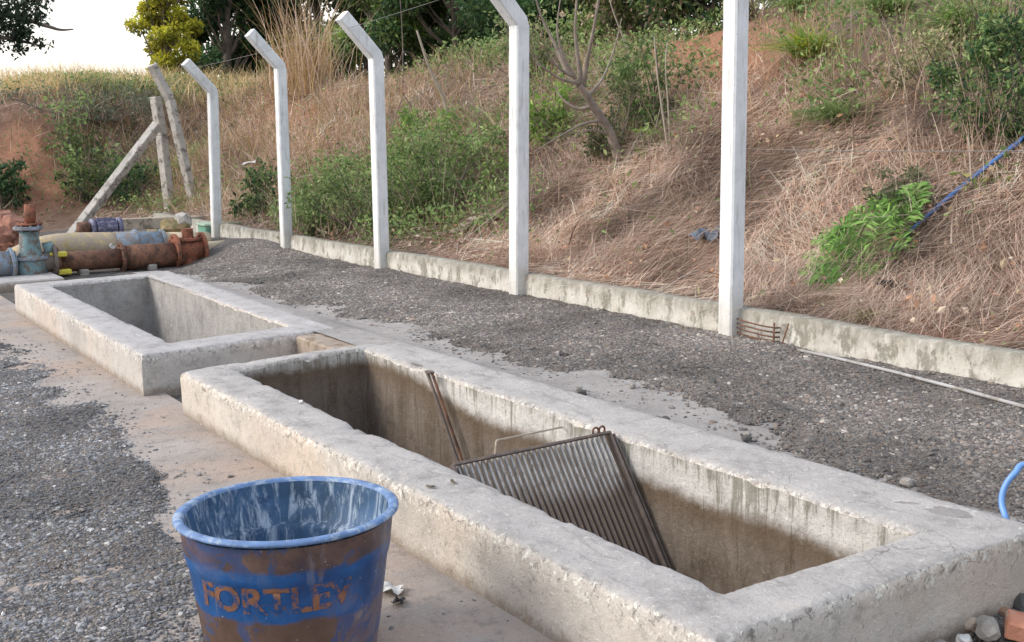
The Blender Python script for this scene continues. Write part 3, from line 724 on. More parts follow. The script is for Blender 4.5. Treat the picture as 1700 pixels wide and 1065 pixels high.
# wires
def wire(P0, P1, sag, label, mat=M['wire'], r=.0022):
    t = np.linspace(0, 1, 15)[:, None]; P = P0+(P1-P0)*t; P[:, 2] -= sag*4*(t[:, 0]*(1-t[:, 0]))
    mb = MB(); mb.tube(P, r, 4, cap=False); return tag(mb.build('fence_wire', mat, None), label, 'wire')
wire(post_top[0], post_top[3], .05, 'thin loose wire strung between the bent post tops')
a_ = atx(1240, 247, 5.3); wire(a_, np.array([5.3, a_[1]-3.2, a_[2]+.02]), .02, 'thin wire running right from the nearest post at mid height')

# rebar hairpins at the foot of the nearest post
rb = empty('rebar_bundle', (5.2, 4.95, .25)); tag(rb, 'bent rusty rebar ends sticking from the low wall beside the nearest post', 'rebar')
for k in range(5):
    z = .215+.030*k; m = MB(); m.tube([(XW-.02, 5.04, z), (XW-.045, 4.96, z-.004), (XW-.05, 4.80, z-.012), (XW-.035, 4.70, z-.016), (XW+.01, 4.685, z-.016)], .0055, 6); m.build('bar', M['rust'], rb)
m = MB(); m.tube([(XW-.055, 4.69, .17), (XW-.05, 4.69, .355)], .006, 6); m.tube([(XW-.02, 4.60, .36), (XW-.04, 4.64, .20)], .005, 6); m.build('upright_bar', M['rust'], rb)
# grey pipe lying along the wall
pts = [(5.17, 4.46, ZG+.02), (5.13, 4.2, ZG+.028), (5.06, 3.7, ZG+.03), (4.97, 3.2, ZG+.03), (4.86, 2.7, ZG+.03), (4.72, 2.2, ZG+.035)]
m = MB(); m.tube(pts, .0095, 10); tag(m.build('grey_pipe', M['pvc'], None, True), 'thin grey pipe lying on the dark gravel along the low wall', 'pipe')
# blue hose at right
hz = [atx(1676, 905, 3.43), atx(1672, 868, 3.38), atx(1663, 835, 3.40), atx(1668, 808, 3.42), atx(1685, 785, 3.45), atx(1708, 770, 3.5), np.array([3.62, 1.86, .38]), np.array([3.85, 1.6, .24]), np.array([4.1, 1.2, .1])]
hp = np.array(hz); tt = np.linspace(0, len(hp)-1, 60)
def catmull(P, t):
    out = []
    for s in t:
        i = min(int(s), len(P)-2); f = s-i; p0 = P[max(i-1, 0)]; p1 = P[i]; p2 = P[i+1]; p3 = P[min(i+2, len(P)-1)]
        out.append(.5*((2*p1)+(-p0+p2)*f+(2*p0-5*p1+4*p2-p3)*f*f+(-p0+3*p1-3*p2+p3)*f**3))
    return np.array(out)
m = MB(); m.tube(catmull(hp, tt), .0105, 12); tag(m.build('hose', M['hose'], None, True), 'light blue hose curling up at the near right corner of the long tank', 'hose')

# ------------------------------------------------------------------ pipes and valves behind the far tank
YP = 13.5
def cyl(mb, a, b, r, n=28, cap=True): mb.tube([a, b], r, n, cap)
def flange(mb, c, axis, r, t=.03, bolts=8, n=28):
    c = np.asarray(c, float); axis = np.asarray(axis, float)/np.linalg.norm(axis); cyl(mb, c-axis*t/2, c+axis*t/2, r, n)
    R = axis_R(axis)
    for k in range(bolts):
        a = 2*math.pi*k/bolts; p = c+R@np.array([math.cos(a), math.sin(a), 0])*r*.8; mb.tube([p-axis*(t/2+.015), p+axis*(t/2+.015)], .012, 6)
A = aty(92, 436, YP); B = aty(296, 421, YP)
rp = empty('rusty_pipe', (A+B)/2); tag(rp, 'long brown rusty pipe with flanges lying behind the far tank', 'pipe')
ax = (B-A)/np.linalg.norm(B-A)
m = MB(); cyl(m, A, A+(B-A)*.52, .118, 28); m.build('pipe_section', M['rust'], rp, True)
m = MB(); cyl(m, A+(B-A)*.52, B+ax*.05, .150, 28); m.build('pipe_section', M['rust'], rp, True)
for t in (0.01, .52): m = MB(); flange(m, A+(B-A)*t, ax, .19); m.build('flange', M['rust'], rp)
for t in (.2, .75): m = MB(); m.box(A+(B-A)*t+np.array([0, 0, -.17]), .1, .3, .16, bev=.01); m.build('support_block', M['rubble'], rp)
# tee / valve body at the right end
C0 = aty(313, 415, YP)
vv = empty('gate_valve', C0); tag(vv, 'red rusted cast iron valve body at the right end of the brown pipe', 'valve')
m = MB(); m.lathe([(0, -.18), (.12, -.18), (.135, -.15), (.135, .1), (.11, .14), (0, .15)], 24, C0+np.array([0, 0, -.03])); cyl(m, C0-ax*.17, C0+ax*.17, .155); m.build('body', M['rust_red'], vv, True)
for s_ in (-1, 1): m = MB(); flange(m, C0+ax*.17*s_, ax, .215, .035); m.build('flange', M['rust_red'], vv)
m = MB(); flange(m, C0+np.array([0, 0, .14]), (0, 0, 1), .17, .03); cyl(m, C0+np.array([0, 0, .15]), C0+np.array([0, 0, .27]), .07, 16); m.build('bonnet', M['rust_red'], vv)
# blue valve assembly at the left
VB = aty(52, 436, YP-.1)
bv = empty('blue_valve', VB); tag(bv, 'pale blue upright valve with round flanges at the left edge pipe', 'valve')
m = MB(); m.lathe([(0, -.17), (.15, -.17), (.17, -.12), (.17, .02), (.15, .07), (.12, .12), (.11, .24), (.10, .36), (0, .37)], 28, VB); m.build('body', M['tealpaint'], bv, True)
for q_, r_w in ((.06, .195), (.40, .16)): m = MB(); flange(m, VB+np.array([0, 0, q_]), (0, 0, 1), r_w, .03); m.build('flange', M['bluepaint'], bv)
m = MB(); flange(m, VB+ax*.24, ax, .2, .035); cyl(m, VB, VB+ax*.24, .12); m.build('side_outlet', M['steel_dark'], bv)
m = MB(); m.tube([VB+np.array([.14, 0, .15]), VB+np.array([.25, -.02, .17])], .07, 14); m.build('side_cap', M['tealpaint'], bv, True)
# vertical brown stub
S0 = VB+np.array([.03, .05, .42])
m = MB(); cyl(m, S0, S0+np.array([.02, 0, .24]), .062, 20); flange(m, S0+np.array([0, 0, .02]), (0, 0, 1), .14, .02, 6); tag(m.build('pipe_stub', M['rust_red'], None, True), 'short brown pipe standing upright on the blue valve', 'pipe')
# blue pipe at the left
m = MB(); P0 = aty(-60, 442, YP-.1); P1 = VB-ax*.17; cyl(m, P0, P1, .15); bp_ = empty('blue_pipe', (P0+P1)/2); tag(bp_, 'pale blue pipe entering from the left edge into the upright valve', 'pipe')
m.build('pipe_section', M['bluepaint'], bp_, True)
for q_ in (.04, .35): m = MB(); flange(m, P1-ax*q_, ax, .19); m.build('flange', M['bluepaint'], bp_)
# big dusty yellow pipe behind with a blue sleeve
YB = 14.4
a = aty(18, 438, YB); b = aty(112, 408, YB); c = aty(345, 404, YB)
yp = empty('yellow_pipe', b); tag(yp, 'thick dusty yellow pipe with a pale blue sleeve lying behind the brown pipe', 'pipe')
m = MB(); m.tube(catmull(np.array([a+np.array([-.1, 0, -.1]), a, (a+b)/2+np.array([0, 0, .05]), b, b+(c-b)*.33]), np.linspace(0, 4, 20)), .165, 24); m.build('yellow_section', M['yellow'], yp, True)
m = MB(); cyl(m, b+(c-b)*.32, b+(c-b)*.66, .172); m.build('blue_sleeve', M['bluepaint'], yp, True)
m = MB(); cyl(m, b+(c-b)*.65, c, .160); m.build('beige_section', M['beige'], yp, True)
d_ = (c-b)/np.linalg.norm(c-b)
for q_ in (.46, .655): m = MB(); flange(m, b+(c-b)*q_, d_, .20, .03); m.build('flange', M['bluepaint'], yp)
m = MB(); p = aty(186, 408, YB-.2); m.tube([p, p+np.array([.0, -.03, .0])], .035, 10); m.build('name_plate', M['plastic'], yp)
# bright yellow clamps
for (u, v, lb) in ((96, 422, 'bright yellow clamp on top of the brown pipe'), (104, 451, 'bright yellow block on the ground under the brown pipe')):
    p = aty(u, v, YP-.14); m = MB(); m.box(p, .19, .10, .06, bev=.012); tag(m.build('yellow_clamp', M['bright_yellow'], None), lb, 'clamp')
# indigo pump motor
p = aty(176, 377, 15.2); mo = empty('pump_motor', p); tag(mo, 'small indigo pump motor with end caps behind the yellow pipe', 'motor')
m = MB(); cyl(m, p-ax*.13, p+ax*.13, .11, 24)
for k in range(12):
    a_ = 2*math.pi*k/12; q_ = p+np.array([0, math.cos(a_), math.sin(a_)])*.115; m.box(q_, .24, .012, .03)
m.build('body', M['purple'], mo)
for s_ in (-1, 1): m = MB(); cyl(m, p+ax*.15*s_, p+ax*.20*s_, .125, 24); m.build('end_cap', M['purple'], mo, True)
m = MB(); cyl(m, p-ax*.22, p-ax*.36, .09, 20); m.build('coupling', M['rust'], mo, True)
m = MB(); m.box(p+np.array([0, 0, -.17]), .5, .3, .1, bev=.01); m.build('base', M['rust'], mo)
# timber plank
a = aty(196, 372, 16.3); b = aty(345, 366, 16.3); m = MB(); frame_box(m, a, b, .16, .16, (0, 0, 1), bev=.01); tag(m.build('timber_beam', M['timber'], None), 'weathered grey timber beam lying behind the pipes', 'beam')
# green box at the foot of the farthest post
p = aty(364, 386, 15.2); gb = empty('green_box', p); tag(gb, 'small green metal box at the foot of the farthest straight post', 'box')
m = MB(); m.box(p, .50, .34, .24, bev=.012); m.build('case', M['green'], gb)
m = MB(); m.box(p+np.array([0, 0, .13]), .54, .38, .03, bev=.006); m.build('lid', mat_plain('pale_green_lid', (.30, .42, .33), .7, .2), gb)
# short beige pipe right of the valve
m = MB(); a = aty(324, 414, YP+.1); b = aty(372, 409, YP+.5); cyl(m, a, b, .085, 20); tag(m.build('beige_pipe', M['beige'], None, True), 'short beige pipe running right from the red rusted valve', 'pipe')
# concrete ledge
p = aty(20, 474, 12.9); m = MB(); m.box((1.75, 13.0, .02), 1.9, .6, .12, bev=.015); tag(m.build('concrete_ledge', M['curb2'], None), 'low concrete ledge under the blue pipe at the left edge', 'ledge')

# ------------------------------------------------------------------ debris
def lump(name, c, size, mat, label, cat, seed=0, flat=.7):
    r = np.random.default_rng(seed); V = ICO_V*1.0; F = ICO_F
    # one subdivision for a chipped look
    vs = [tuple(v) for v in V]; mid = {}; F2 = []
    def md(i, j):
        k = (min(i, j), max(i, j))
        if k not in mid: p = (np.array(vs[i])+np.array(vs[j]))/2; p /= np.linalg.norm(p); mid[k] = len(vs); vs.append(tuple(p))
        return mid[k]
    for a, b, c_ in F: ab, bc, ca = md(a, b), md(b, c_), md(c_, a); F2 += [(a, ab, ca), (b, bc, ab), (c_, ca, bc), (ab, bc, ca)]
    V = np.array(vs)*(1+.22*(r.random((len(vs), 1))-.5)*2); V = np.sign(V)*np.abs(V)**.8*np.array([1, .75, flat])*size
    a = r.random()*6.28; R = np.array([[math.cos(a), -math.sin(a), 0], [math.sin(a), math.cos(a), 0], [0, 0, 1]])
    o = mesh_np(name, V@R.T, np.array(F2), mat, None, False); o.location = tuple(float(k) for k in c); return tag(o, label, cat)
def brick(c, sx, sy, sz, rz, rx, label, mat=M['brick'], name='broken_brick', cat='brick'):
    mb = MB(); R = np.array(Matrix.Rotation(rz, 3, 'Z')@Matrix.Rotation(rx, 3, 'X')); mb.box(c, sx, sy, sz, R=R, bev=.008); V = mb.V[0]; V += .006*(rng.random(V.shape)-.5); return tag(mb.build(name, mat, None, False, loc=np.asarray(c, float)), label, cat)
def g_at(u, v, z=.02): return atz(u, v, z)
brick(g_at(1690, 1040, .04)+np.array([0, 0, .0]), .11, .07, .06, .6, .1, 'orange brick piece in the rubble at the bottom right corner')
lump('rubble_stone', g_at(1640, 1045, .03), .048, M['rubble'], 'grey block of rubble just left of the orange brick', 'stone', 1)
lump('rubble_stone', g_at(1612, 1036, .025), .030, M['wood_pale'], 'pale rounded stone against the tank foot, left of the grey rubble block', 'stone', 2)
lump('rubble_stone', g_at(1692, 1000, .03), .045, M['rubble_dark'], 'dark stone above the orange brick piece', 'stone', 3)
lump('rubble_stone', g_at(1668, 1018, .02), .028, mat_plain('brown_stone', (.3, .19, .13), .9), 'small brown stone between the dark stone and grey rubble', 'stone', 5)
lump('rubble_stone', g_at(1600, 1062, .015), .030, M['plastic'], 'flat pale stone at the bottom edge beside the tank foot', 'stone', 6, .5)
lump('rubble_stone', g_at(1560, 1068, .01), .022, M['rubble'], 'small grey stone touching the tank foot at the bottom edge', 'stone', 16, .5)
for i, (u, v, s_) in enumerate([(1505, 800, .020), (1240, 728, .018), (966, 652, .022), (960, 645, .014), (1105, 697, .020), (812, 640, .014), (1050, 640, .016), (1410, 790, .018), (1184, 634, .02), (985, 590, .017)]):
    p = atz(u, v, ZG+.02)
    lump('loose_stone', p, s_*1.3, M['rubble_dark'] if i % 3 else M['rubble'], ['dark round stone beside the near right corner of the long tank', 'small dark stone on the bare patch right of the bar screen', 'dark stone on the apron beside the middle of the long tank', 'tiny dark stone beside a larger one on the apron', 'dark stone at the edge of the gravel beyond the bar screen', 'small stone on the apron near the back of the long tank', 'small dark stone on the gravel edge behind the tank', 'dark stone on the gravel left of the blue hose', 'pale flat stone alone on the gravel bed', 'pale stone on the gravel bed behind the tank'][i], 'stone', 20+i)
lump('loose_stone', np.array([2.10, 4.93, ZC+.008]), .016, M['plastic'], 'small pale stone on the inner edge of the long tank rim', 'stone', 40)
# scraps by the tub
def crumple(name, c, sx, sy, mat, label, cat, seed, h=.03, n=9):
    a = np.linspace(-1, 1, n); A, B = np.meshgrid(a, a, indexing='ij')
    rr = np.clip(1-.25*np.abs(vnoise(A*2, B*2, seed, 4)), .6, 1)
    X = A*sx*rr+.01*vnoise(A*3, B*3, seed, 1); Y = B*sy*rr; Z = h*(.5+.5*vnoise(A*2.2+seed, B*2.2, 0, 3))*(1+.3*A)
    I = np.arange(n*n).reshape(n, n); q = np.stack([I[:-1, :-1], I[1:, :-1], I[1:, 1:], I[:-1, 1:]], -1).reshape(-1, 4)
    o = mesh_np(name, np.stack([X.ravel(), Y.ravel(), Z.ravel()], 1), q, mat, None, True); o.location = tuple(float(k) for k in c); o.rotation_euler = (0, 0, seed*1.3); return tag(o, label, cat)
crumple('paper_scrap', atz(648, 982, .01), .055, .035, M['plastic'], 'crumpled pale plastic scrap on the pavement right of the blue tub', 'scrap', 2)
crumple('black_scrap', atz(662, 999, .01), .03, .022, M['black'], 'small black scrap under the pale plastic scrap beside the tub', 'scrap', 3, .02)
crumple('cloth_rag', hit(1180, 418)+np.array([-.03, 0, .10]), .17, .12, M['rag'], 'dusty blue grey rag on the dry grass behind the nearest post', 'rag', 5, .12)
crumple('dark_rag', hit(1480, 500)+np.array([-.02, 0, .08]), .10, .07, M['black'], 'small dark crumpled rag on the red soil behind the wall at right', 'rag', 7, .08)
crumple('plastic_bag', hit(428, 297)+np.array([-.05, 0, .22]), .16, .14, M['plastic'], 'pale crumpled plastic bag on the slope between the two far posts', 'bag', 9, .1)
# fallen leaves on the rim
for (u, v, lb, sd) in ((752, 800, 'dry curled leaf on the rim right of the blue tub, the larger one', 1), (716, 808, 'small flat dry leaf on the rim, nearer the tub', 4)):
    crumple('fallen_leaf', atz(u, v, ZC+.006), .022, .009, mat_plain('dry_leaf', (.14, .115, .085), .8), lb, 'leaf', sd, .008, 6)
# broken stump / wood on soil
for (u, v, u2, v2, r_w, lb) in ((755, 392, 812, 372, .05, 'bleached broken branch on the red soil at the foot of the slope'), (800, 385, 850, 352, .035, 'thin brown root lying beside the bleached branch'), ):
    a = hit(u, v); b = hit(u2, v2); m = MB(); mid_ = (a+b)/2+np.array([0, 0, .10]); m.tube([a+np.array([0, 0, .03]), mid_, b+np.array([0, 0, .10])], [r_w, r_w*.9, r_w*.5], 8); tag(m.build('broken_branch', M['wood_pale'], None), lb, 'branch')

# ------------------------------------------------------------------ vegetation
def ribbons(mb, P, Dr, L, W, bend, cols, sideways=None, seg=3):
    """P roots (n,3), Dr unit directions, bend = end droop vector (n,3)"""
    n = len(P); s_ = np.linspace(0, 1, seg+1)
    side = np.cross(Dr, np.array([0, 0, 1.])+.3*rng.normal(size=(n, 3))); side += 1e-5; side /= np.linalg.norm(side, axis=1)[:, None]
    V = []
    for t in s_:
        c = P+Dr*(L*t)[:, None]+bend*(t*t)*L[:, None]; w = (W*(1-.85*t**1.5)/2)[:, None]*side
        V.append(np.stack([c-w, c+w], 1))
    V = np.stack(V, 1)  # n, seg+1, 2, 3
    base = (np.arange(n)*(2*(seg+1)))[:, None, None]
    q = np.array([(2*i, 2*i+1, 2*i+3, 2*i+2) for i in range(seg)])[None]
    mb.add(V.reshape(-1, 3), (base+q).reshape(-1, 4)); mb.C[-1] = np.repeat(cols, 2*(seg+1), 0)
def leaves(mb, P, size, cols, asp=.45, droop=.25, dirs=None):
    n = len(P); d = rng.normal(size=(n, 3)) if dirs is None else dirs+.5*rng.normal(size=(n, 3)); d[:, 2] -= droop; d /= np.linalg.norm(d, axis=1)[:, None]
    s_ = np.cross(d, rng.normal(size=(n, 3))); s_ /= np.linalg.norm(s_, axis=1)[:, None]+1e-9
    sz = np.broadcast_to(size, (n,))[:, None]; nn = np.cross(d, s_)*sz*.12
    V = np.stack([P, P+d*sz*.5+s_*sz*asp/2+nn, P+d*sz, P+d*sz*.5-s_*sz*asp/2+nn], 1)
    q = np.arange(n*4).reshape(n, 4); mb.add(V.reshape(-1, 3), q); mb.C[-1] = np.repeat(cols, 4, 0)
def rand_hill(n, u0, u1, v0, v1):
    """points of the hillside that fall inside a photo box, roughly even in the world"""
    out = []; tries = 0; got = 0
    while got < n and tries < 60:
        x = 5.42+rng.random(60000)**1.0*5.4; y = 1.0+rng.random(60000)*29
        far = rng.random(60000) < (.3 if u0 < 500 else .0); x = np.where(far, -3+rng.random(60000)*14, x); y = np.where(far, 18+rng.random(60000)*18, y)
        P = np.stack([x, y, terrain(x, y)], 1); u, v, z = proj(P)
        k = (hill_d(x, y) > .02) & (u > u0) & (u < u1) & (v > v0) & (v < v1) & ((x > 5.41) | (y > 18.2)); out.append(P[k]); got += k.sum(); tries += 1
    P = np.concatenate(out)[:n]; return P
STRAW = [(.62, .46, .365), (.70, .55, .44), (.52, .36, .285), (.75, .63, .52), (.38, .255, .20)]
GOLD = [(.50, .36, .19), (.58, .44, .25), (.42, .28, .14), (.34, .25, .15)]
GREEN = [(.18, .27, .09), (.25, .35, .12), (.13, .20, .07), (.32, .38, .17)]
DKGREEN = [(.05, .12, .05), (.08, .165, .065), (.035, .08, .04), (.12, .20, .075)]
LIME = [(.22, .36, .07), (.30, .42, .10), (.15, .28, .05)]
YEL = [(.55, .52, .05), (.66, .60, .08), (.38, .39, .05)]
def rn(P): return np.linalg.norm(P-CAM, axis=1)
def widths(P, k=1.0): return np.maximum(.004, rn(P)*.00055)*k*(.6+.8*rng.random(len(P)))
down = lambda P: np.stack([-np.ones(len(P)), np.zeros(len(P)), -np.full(len(P), .6)], 1)
def bare_mask(P):
    u, v, z = proj(P); n = .35*fbm(P[:, 0]*2, P[:, 1]*2, 0, 61, 3)
    def blob(cu, cv, ru, rv): return np.exp(-(((u-cu)/ru)**2+((v-cv)/rv)**2))
    b = blob(1180, 110, 75, 65)*1.3+blob(495, 185, 50, 45)+blob(30, 240, 90, 40)*1.5+blob(50, 330, 120, 30)+blob(790, 380, 70, 18)+blob(1150, 480, 200, 14)*.5+blob(1600, 560, 200, 16)*.6+blob(420, 240, 25, 60)*.6
    return (b+n) > .55
# 1 matted straw
mb = MB()
P = np.concatenate([rand_hill(150000, -30, 1740, 120, 640), rand_hill(48000, 820, 1740, 150, 640)]); P = P[~bare_mask(P) | (rng.random(len(P)) < .12)]
u, v, z = proj(P); dens = np.clip(.35+.65*sstep(700, 950, u)+.0*v, 0, 1); P = P[rng.random(len(P)) < dens]; n = len(P)
az = 1.9*fbm(P[:, 0]*1.9, P[:, 1]*1.9, 0, 63, 2)+.6*rng.normal(size=n); Dr = np.stack([-np.cos(az), np.sin(az)*1.0, -.45+.35*rng.random(n)], 1); flip = rng.random(n) < .3; Dr[flip, :2] *= -1; Dr[flip, 2] = .65; Dr[:, 2] += .22; Dr /= np.linalg.norm(Dr, axis=1)[:, None]
P = P+np.array([0, 0, 1])*(.01+.10*rng.random((n, 1))**1.6)
bend = rng.normal(size=(n, 3))*.10; bend[:, 2] -= .10
cl = pick(n, STRAW, [4, 4, 3, 2, 2], .2); nz = fbm(P[:, 0]*1.7, P[:, 1]*1.7, 0, 66, 3); cl = cl*(.93+.5*nz[:, None]+.25*fbm(P[:, 0]*5, P[:, 1]*5, 0, 67, 2)[:, None])
ribbons(mb, P, Dr, .08+.40*rng.random(n)**1.5, widths(P, .78), bend, np.clip(cl, 0, .85))
tag(mb.build('dry_grass_mat', M['straw'], None, col=True), 'matted fallen dry grass covering the slope', 'dry grass', kind='stuff')
# leaf litter, twigs and clods in the straw
mb = MB(); P = rand_hill(26000, -30, 1740, 120, 640); P = P[rng.random(len(P)) < .35+.65*sstep(.1, .6, fbm(P[:, 0]*1.3, P[:, 1]*1.3, 0, 68, 3))]; n = len(P)
P = P+np.array([0, 0, 1])*(.05+.12*rng.random((n, 1))); leaves(mb, P, .03+.05*rng.random(n)**2, pick(n, [(.52, .30, .19), (.40, .25, .18), (.62, .52, .41), (.30, .20, .16), (.36, .36, .20), (.56, .46, .30)], [3, 3, 2, 3, 2, 2], .25), .55, dirs=rng.normal(size=(n, 3))*np.array([1, 1, .3]))
P2 = P[:2600]; n = len(P2); Dr = rng.normal(size=(n, 3))*np.array([1, 1, .35]); Dr /= np.linalg.norm(Dr, axis=1)[:, None]; ribbons(mb, P2, Dr, .15+.5*rng.random(n), widths(P2, 2.2), rng.normal(size=(n, 3))*.08, pick(n, [(.30, .22, .17), (.50, .42, .34), (.16, .11, .08)], [2, 2, 2], .2))
tag(mb.build('leaf_litter', M['straw'], None, col=True), 'brown leaf litter and broken twigs lying on the slope', 'litter', kind='stuff')
# 2 standing dry grass
mb = MB()
def tall_weight(P):
    u, v, z = proj(P)
    def blob(cu, cv, ru, rv): return np.exp(-(((u-cu)/ru)**4+((v-cv)/rv)**4))
    w = blob(560, 230, 220, 150)+blob(180, 200, 180, 80)*.9+blob(800, 170, 140, 130)*.8+blob(1000, 60, 160, 80)*.7+blob(330, 300, 110, 60)*.9+blob(1500, 90, 260, 110)*.7+blob(1020, 120, 170, 120)*.75
    return np.clip(w, 0.02, 1)
P = rand_hill(60000, -30, 1740, 20, 420); P = P[(rng.random(len(P)) < tall_weight(P)) & (~bare_mask(P) | (rng.random(len(P)) < .2))]; n = len(P)
# clump them
cc = .5+.5*fbm(P[:, 0]*2.5, P[:, 1]*2.5, 0, 71, 2); P = P[rng.random(n) < cc+.15]; n = len(P)
Dr = rng.normal(size=(n, 3))*.28; Dr[:, 2] = 1; Dr[:, 0] -= .15; Dr /= np.linalg.norm(Dr, axis=1)[:, None]
bend = rng.normal(size=(n, 3))*.25; bend[:, 2] = -.15-.2*rng.random(n)
hgt = .22+.62*rng.random(n)**1.6; u, v, z = proj(P)
cl = pick(n, STRAW+GOLD+[(.22, .24, .12)], [2, 2, 2, 1, 2, 3, 2, 3, 3, 2.5], .2); gr_ = (u < 330) & (v < 170) & (v > 110) & (rng.random(n) < .7); cl[gr_] = pick(gr_.sum(), [(.20, .22, .15), (.26, .27, .19)], [1, 1])
hgt = hgt*(1-.45*sstep(2.6, 3.8, hill_d(P[:, 0], P[:, 1])))
ribbons(mb, P, Dr, hgt, widths(P), bend, cl)
tag(mb.build('standing_dry_grass', M['straw'], None, col=True), 'thin standing dry grass on the upper slope', 'dry grass', kind='stuff')
# 3 low green weeds among the straw
mb = MB()
def green_weight(P):
    u, v, z = proj(P); nn = .5+.5*fbm(P[:, 0]*1.4, P[:, 1]*1.4, 0, 81, 3)
    def blob(cu, cv, ru, rv): return np.exp(-(((u-cu)/ru)**4+((v-cv)/rv)**4))
    w = blob(590, 350, 140, 55)*1.2+blob(760, 290, 110, 70)*1.1+blob(700, 340, 150, 60)*.9+blob(1530, 40, 250, 50)*.35+blob(1660, 170, 110, 120)*.5+blob(1070, 180, 110, 90)*.4+blob(160, 300, 180, 60)*.6+blob(130, 150, 220, 45)*.8+blob(760, 90, 160, 40)*.5+blob(1390, 170, 80, 60)*.5+blob(900, 200, 60, 60)*.5
    return w*np.clip(nn*1.7-.3, 0, 1)+.007
P = rand_hill(90000, -30, 1740, 10, 430); P = P[rng.random(len(P)) < green_weight(P)]; n0 = len(P)
r_ = rn(P); k = 5
Pl = np.repeat(P, k, 0)+rng.normal(size=(n0*k, 3))*np.array([.09, .09, .0])+np.array([0, 0, 1])*(rng.random((n0*k, 1))**1.2*.32)
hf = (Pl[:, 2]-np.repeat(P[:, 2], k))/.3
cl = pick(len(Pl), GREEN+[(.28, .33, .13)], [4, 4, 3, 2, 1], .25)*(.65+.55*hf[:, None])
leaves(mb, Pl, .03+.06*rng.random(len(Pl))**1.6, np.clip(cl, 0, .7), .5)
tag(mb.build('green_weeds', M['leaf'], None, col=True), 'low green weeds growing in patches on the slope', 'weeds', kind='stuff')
# 4 plateau grass (sunlit golden glow put into the blade colours, far left crest)
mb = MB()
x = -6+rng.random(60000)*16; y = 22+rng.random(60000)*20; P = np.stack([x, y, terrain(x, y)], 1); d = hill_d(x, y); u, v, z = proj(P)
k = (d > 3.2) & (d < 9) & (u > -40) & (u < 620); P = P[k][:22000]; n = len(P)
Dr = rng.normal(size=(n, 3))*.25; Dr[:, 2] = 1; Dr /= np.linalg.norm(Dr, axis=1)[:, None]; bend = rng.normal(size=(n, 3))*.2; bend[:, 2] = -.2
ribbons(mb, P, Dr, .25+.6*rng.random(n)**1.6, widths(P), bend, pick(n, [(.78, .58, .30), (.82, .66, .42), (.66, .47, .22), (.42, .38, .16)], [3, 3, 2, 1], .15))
tag(mb.build('sunlit_tint_grass', M['straw'], None, col=True), 'pale dry grass with a sunlit golden glow painted into its colour along the crest of the bank at upper left', 'dry grass', kind='stuff')

def stems_to(mb, base, tips, r0, r1, rs):
    for t in tips:
        t = np.asarray(t, float); m_ = (base+t)/2+rs.normal(size=3)*.06*np.linalg.norm(t-base); mb.tube([base, m_, t], [r0, (r0+r1)/2, r1], 5, cap=False)
def shrub(name, base, h, w, pal, n, leaf, label, cat='shrub', group=None, seed=0, lean=(0, 0), asp=.42, wts=None, open_=.0, stem=.012, mat=None):
    rs = np.random.default_rng(seed); base = np.asarray(base, float); root = empty(name, base); tag(root, label, cat, group)
    nc = 14+int(w*16); C = []
    for i in range(nc):
        a = rs.random()*6.28; r = rs.random()**.6*w/2; z = h*(.15+.95*rs.random()**1.3); r *= 1.15; r *= math.sin(min(1, .25+z/h)*math.pi*.62)
        C.append(base+np.array([math.cos(a)*r+lean[0]*z, math.sin(a)*r+lean[1]*z, z]))
    C = np.array(C); sb = MB(); stems_to(sb, base-np.array([0, 0, .05]), C, stem, stem*.35, rs); sb.build('stem', M['bark'], root)
    mb = MB(); ci = rs.integers(0, nc, n); sg = (.05+.10*rs.random(nc)**1.5)*(w+h)/1.6
    off = rng.normal(size=(n, 3)); off /= np.linalg.norm(off, axis=1)[:, None]; off *= rng.random((n, 1))**.5*1.5
    P = C[ci]+off*sg[ci][:, None]*np.array([1, 1, .85])
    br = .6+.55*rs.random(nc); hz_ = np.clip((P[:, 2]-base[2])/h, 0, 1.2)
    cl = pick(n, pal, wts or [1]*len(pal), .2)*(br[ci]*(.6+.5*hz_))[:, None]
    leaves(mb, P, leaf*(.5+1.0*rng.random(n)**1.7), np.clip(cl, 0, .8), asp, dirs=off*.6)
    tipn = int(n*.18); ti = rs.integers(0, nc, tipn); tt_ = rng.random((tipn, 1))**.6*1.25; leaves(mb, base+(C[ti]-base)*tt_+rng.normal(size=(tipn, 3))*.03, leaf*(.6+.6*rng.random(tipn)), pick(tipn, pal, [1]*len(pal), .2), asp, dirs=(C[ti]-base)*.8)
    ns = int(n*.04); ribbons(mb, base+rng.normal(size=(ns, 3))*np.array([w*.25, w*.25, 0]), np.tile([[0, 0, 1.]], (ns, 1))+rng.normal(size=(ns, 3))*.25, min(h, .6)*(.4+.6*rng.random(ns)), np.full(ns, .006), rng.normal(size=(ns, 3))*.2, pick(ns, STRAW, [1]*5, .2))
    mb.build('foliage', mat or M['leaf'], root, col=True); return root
def wh(u, v, wpx, hpx):
    p = hit(u, v); r = np.linalg.norm(p-CAM); return p, wpx/FPX*r, hpx/FPX*r
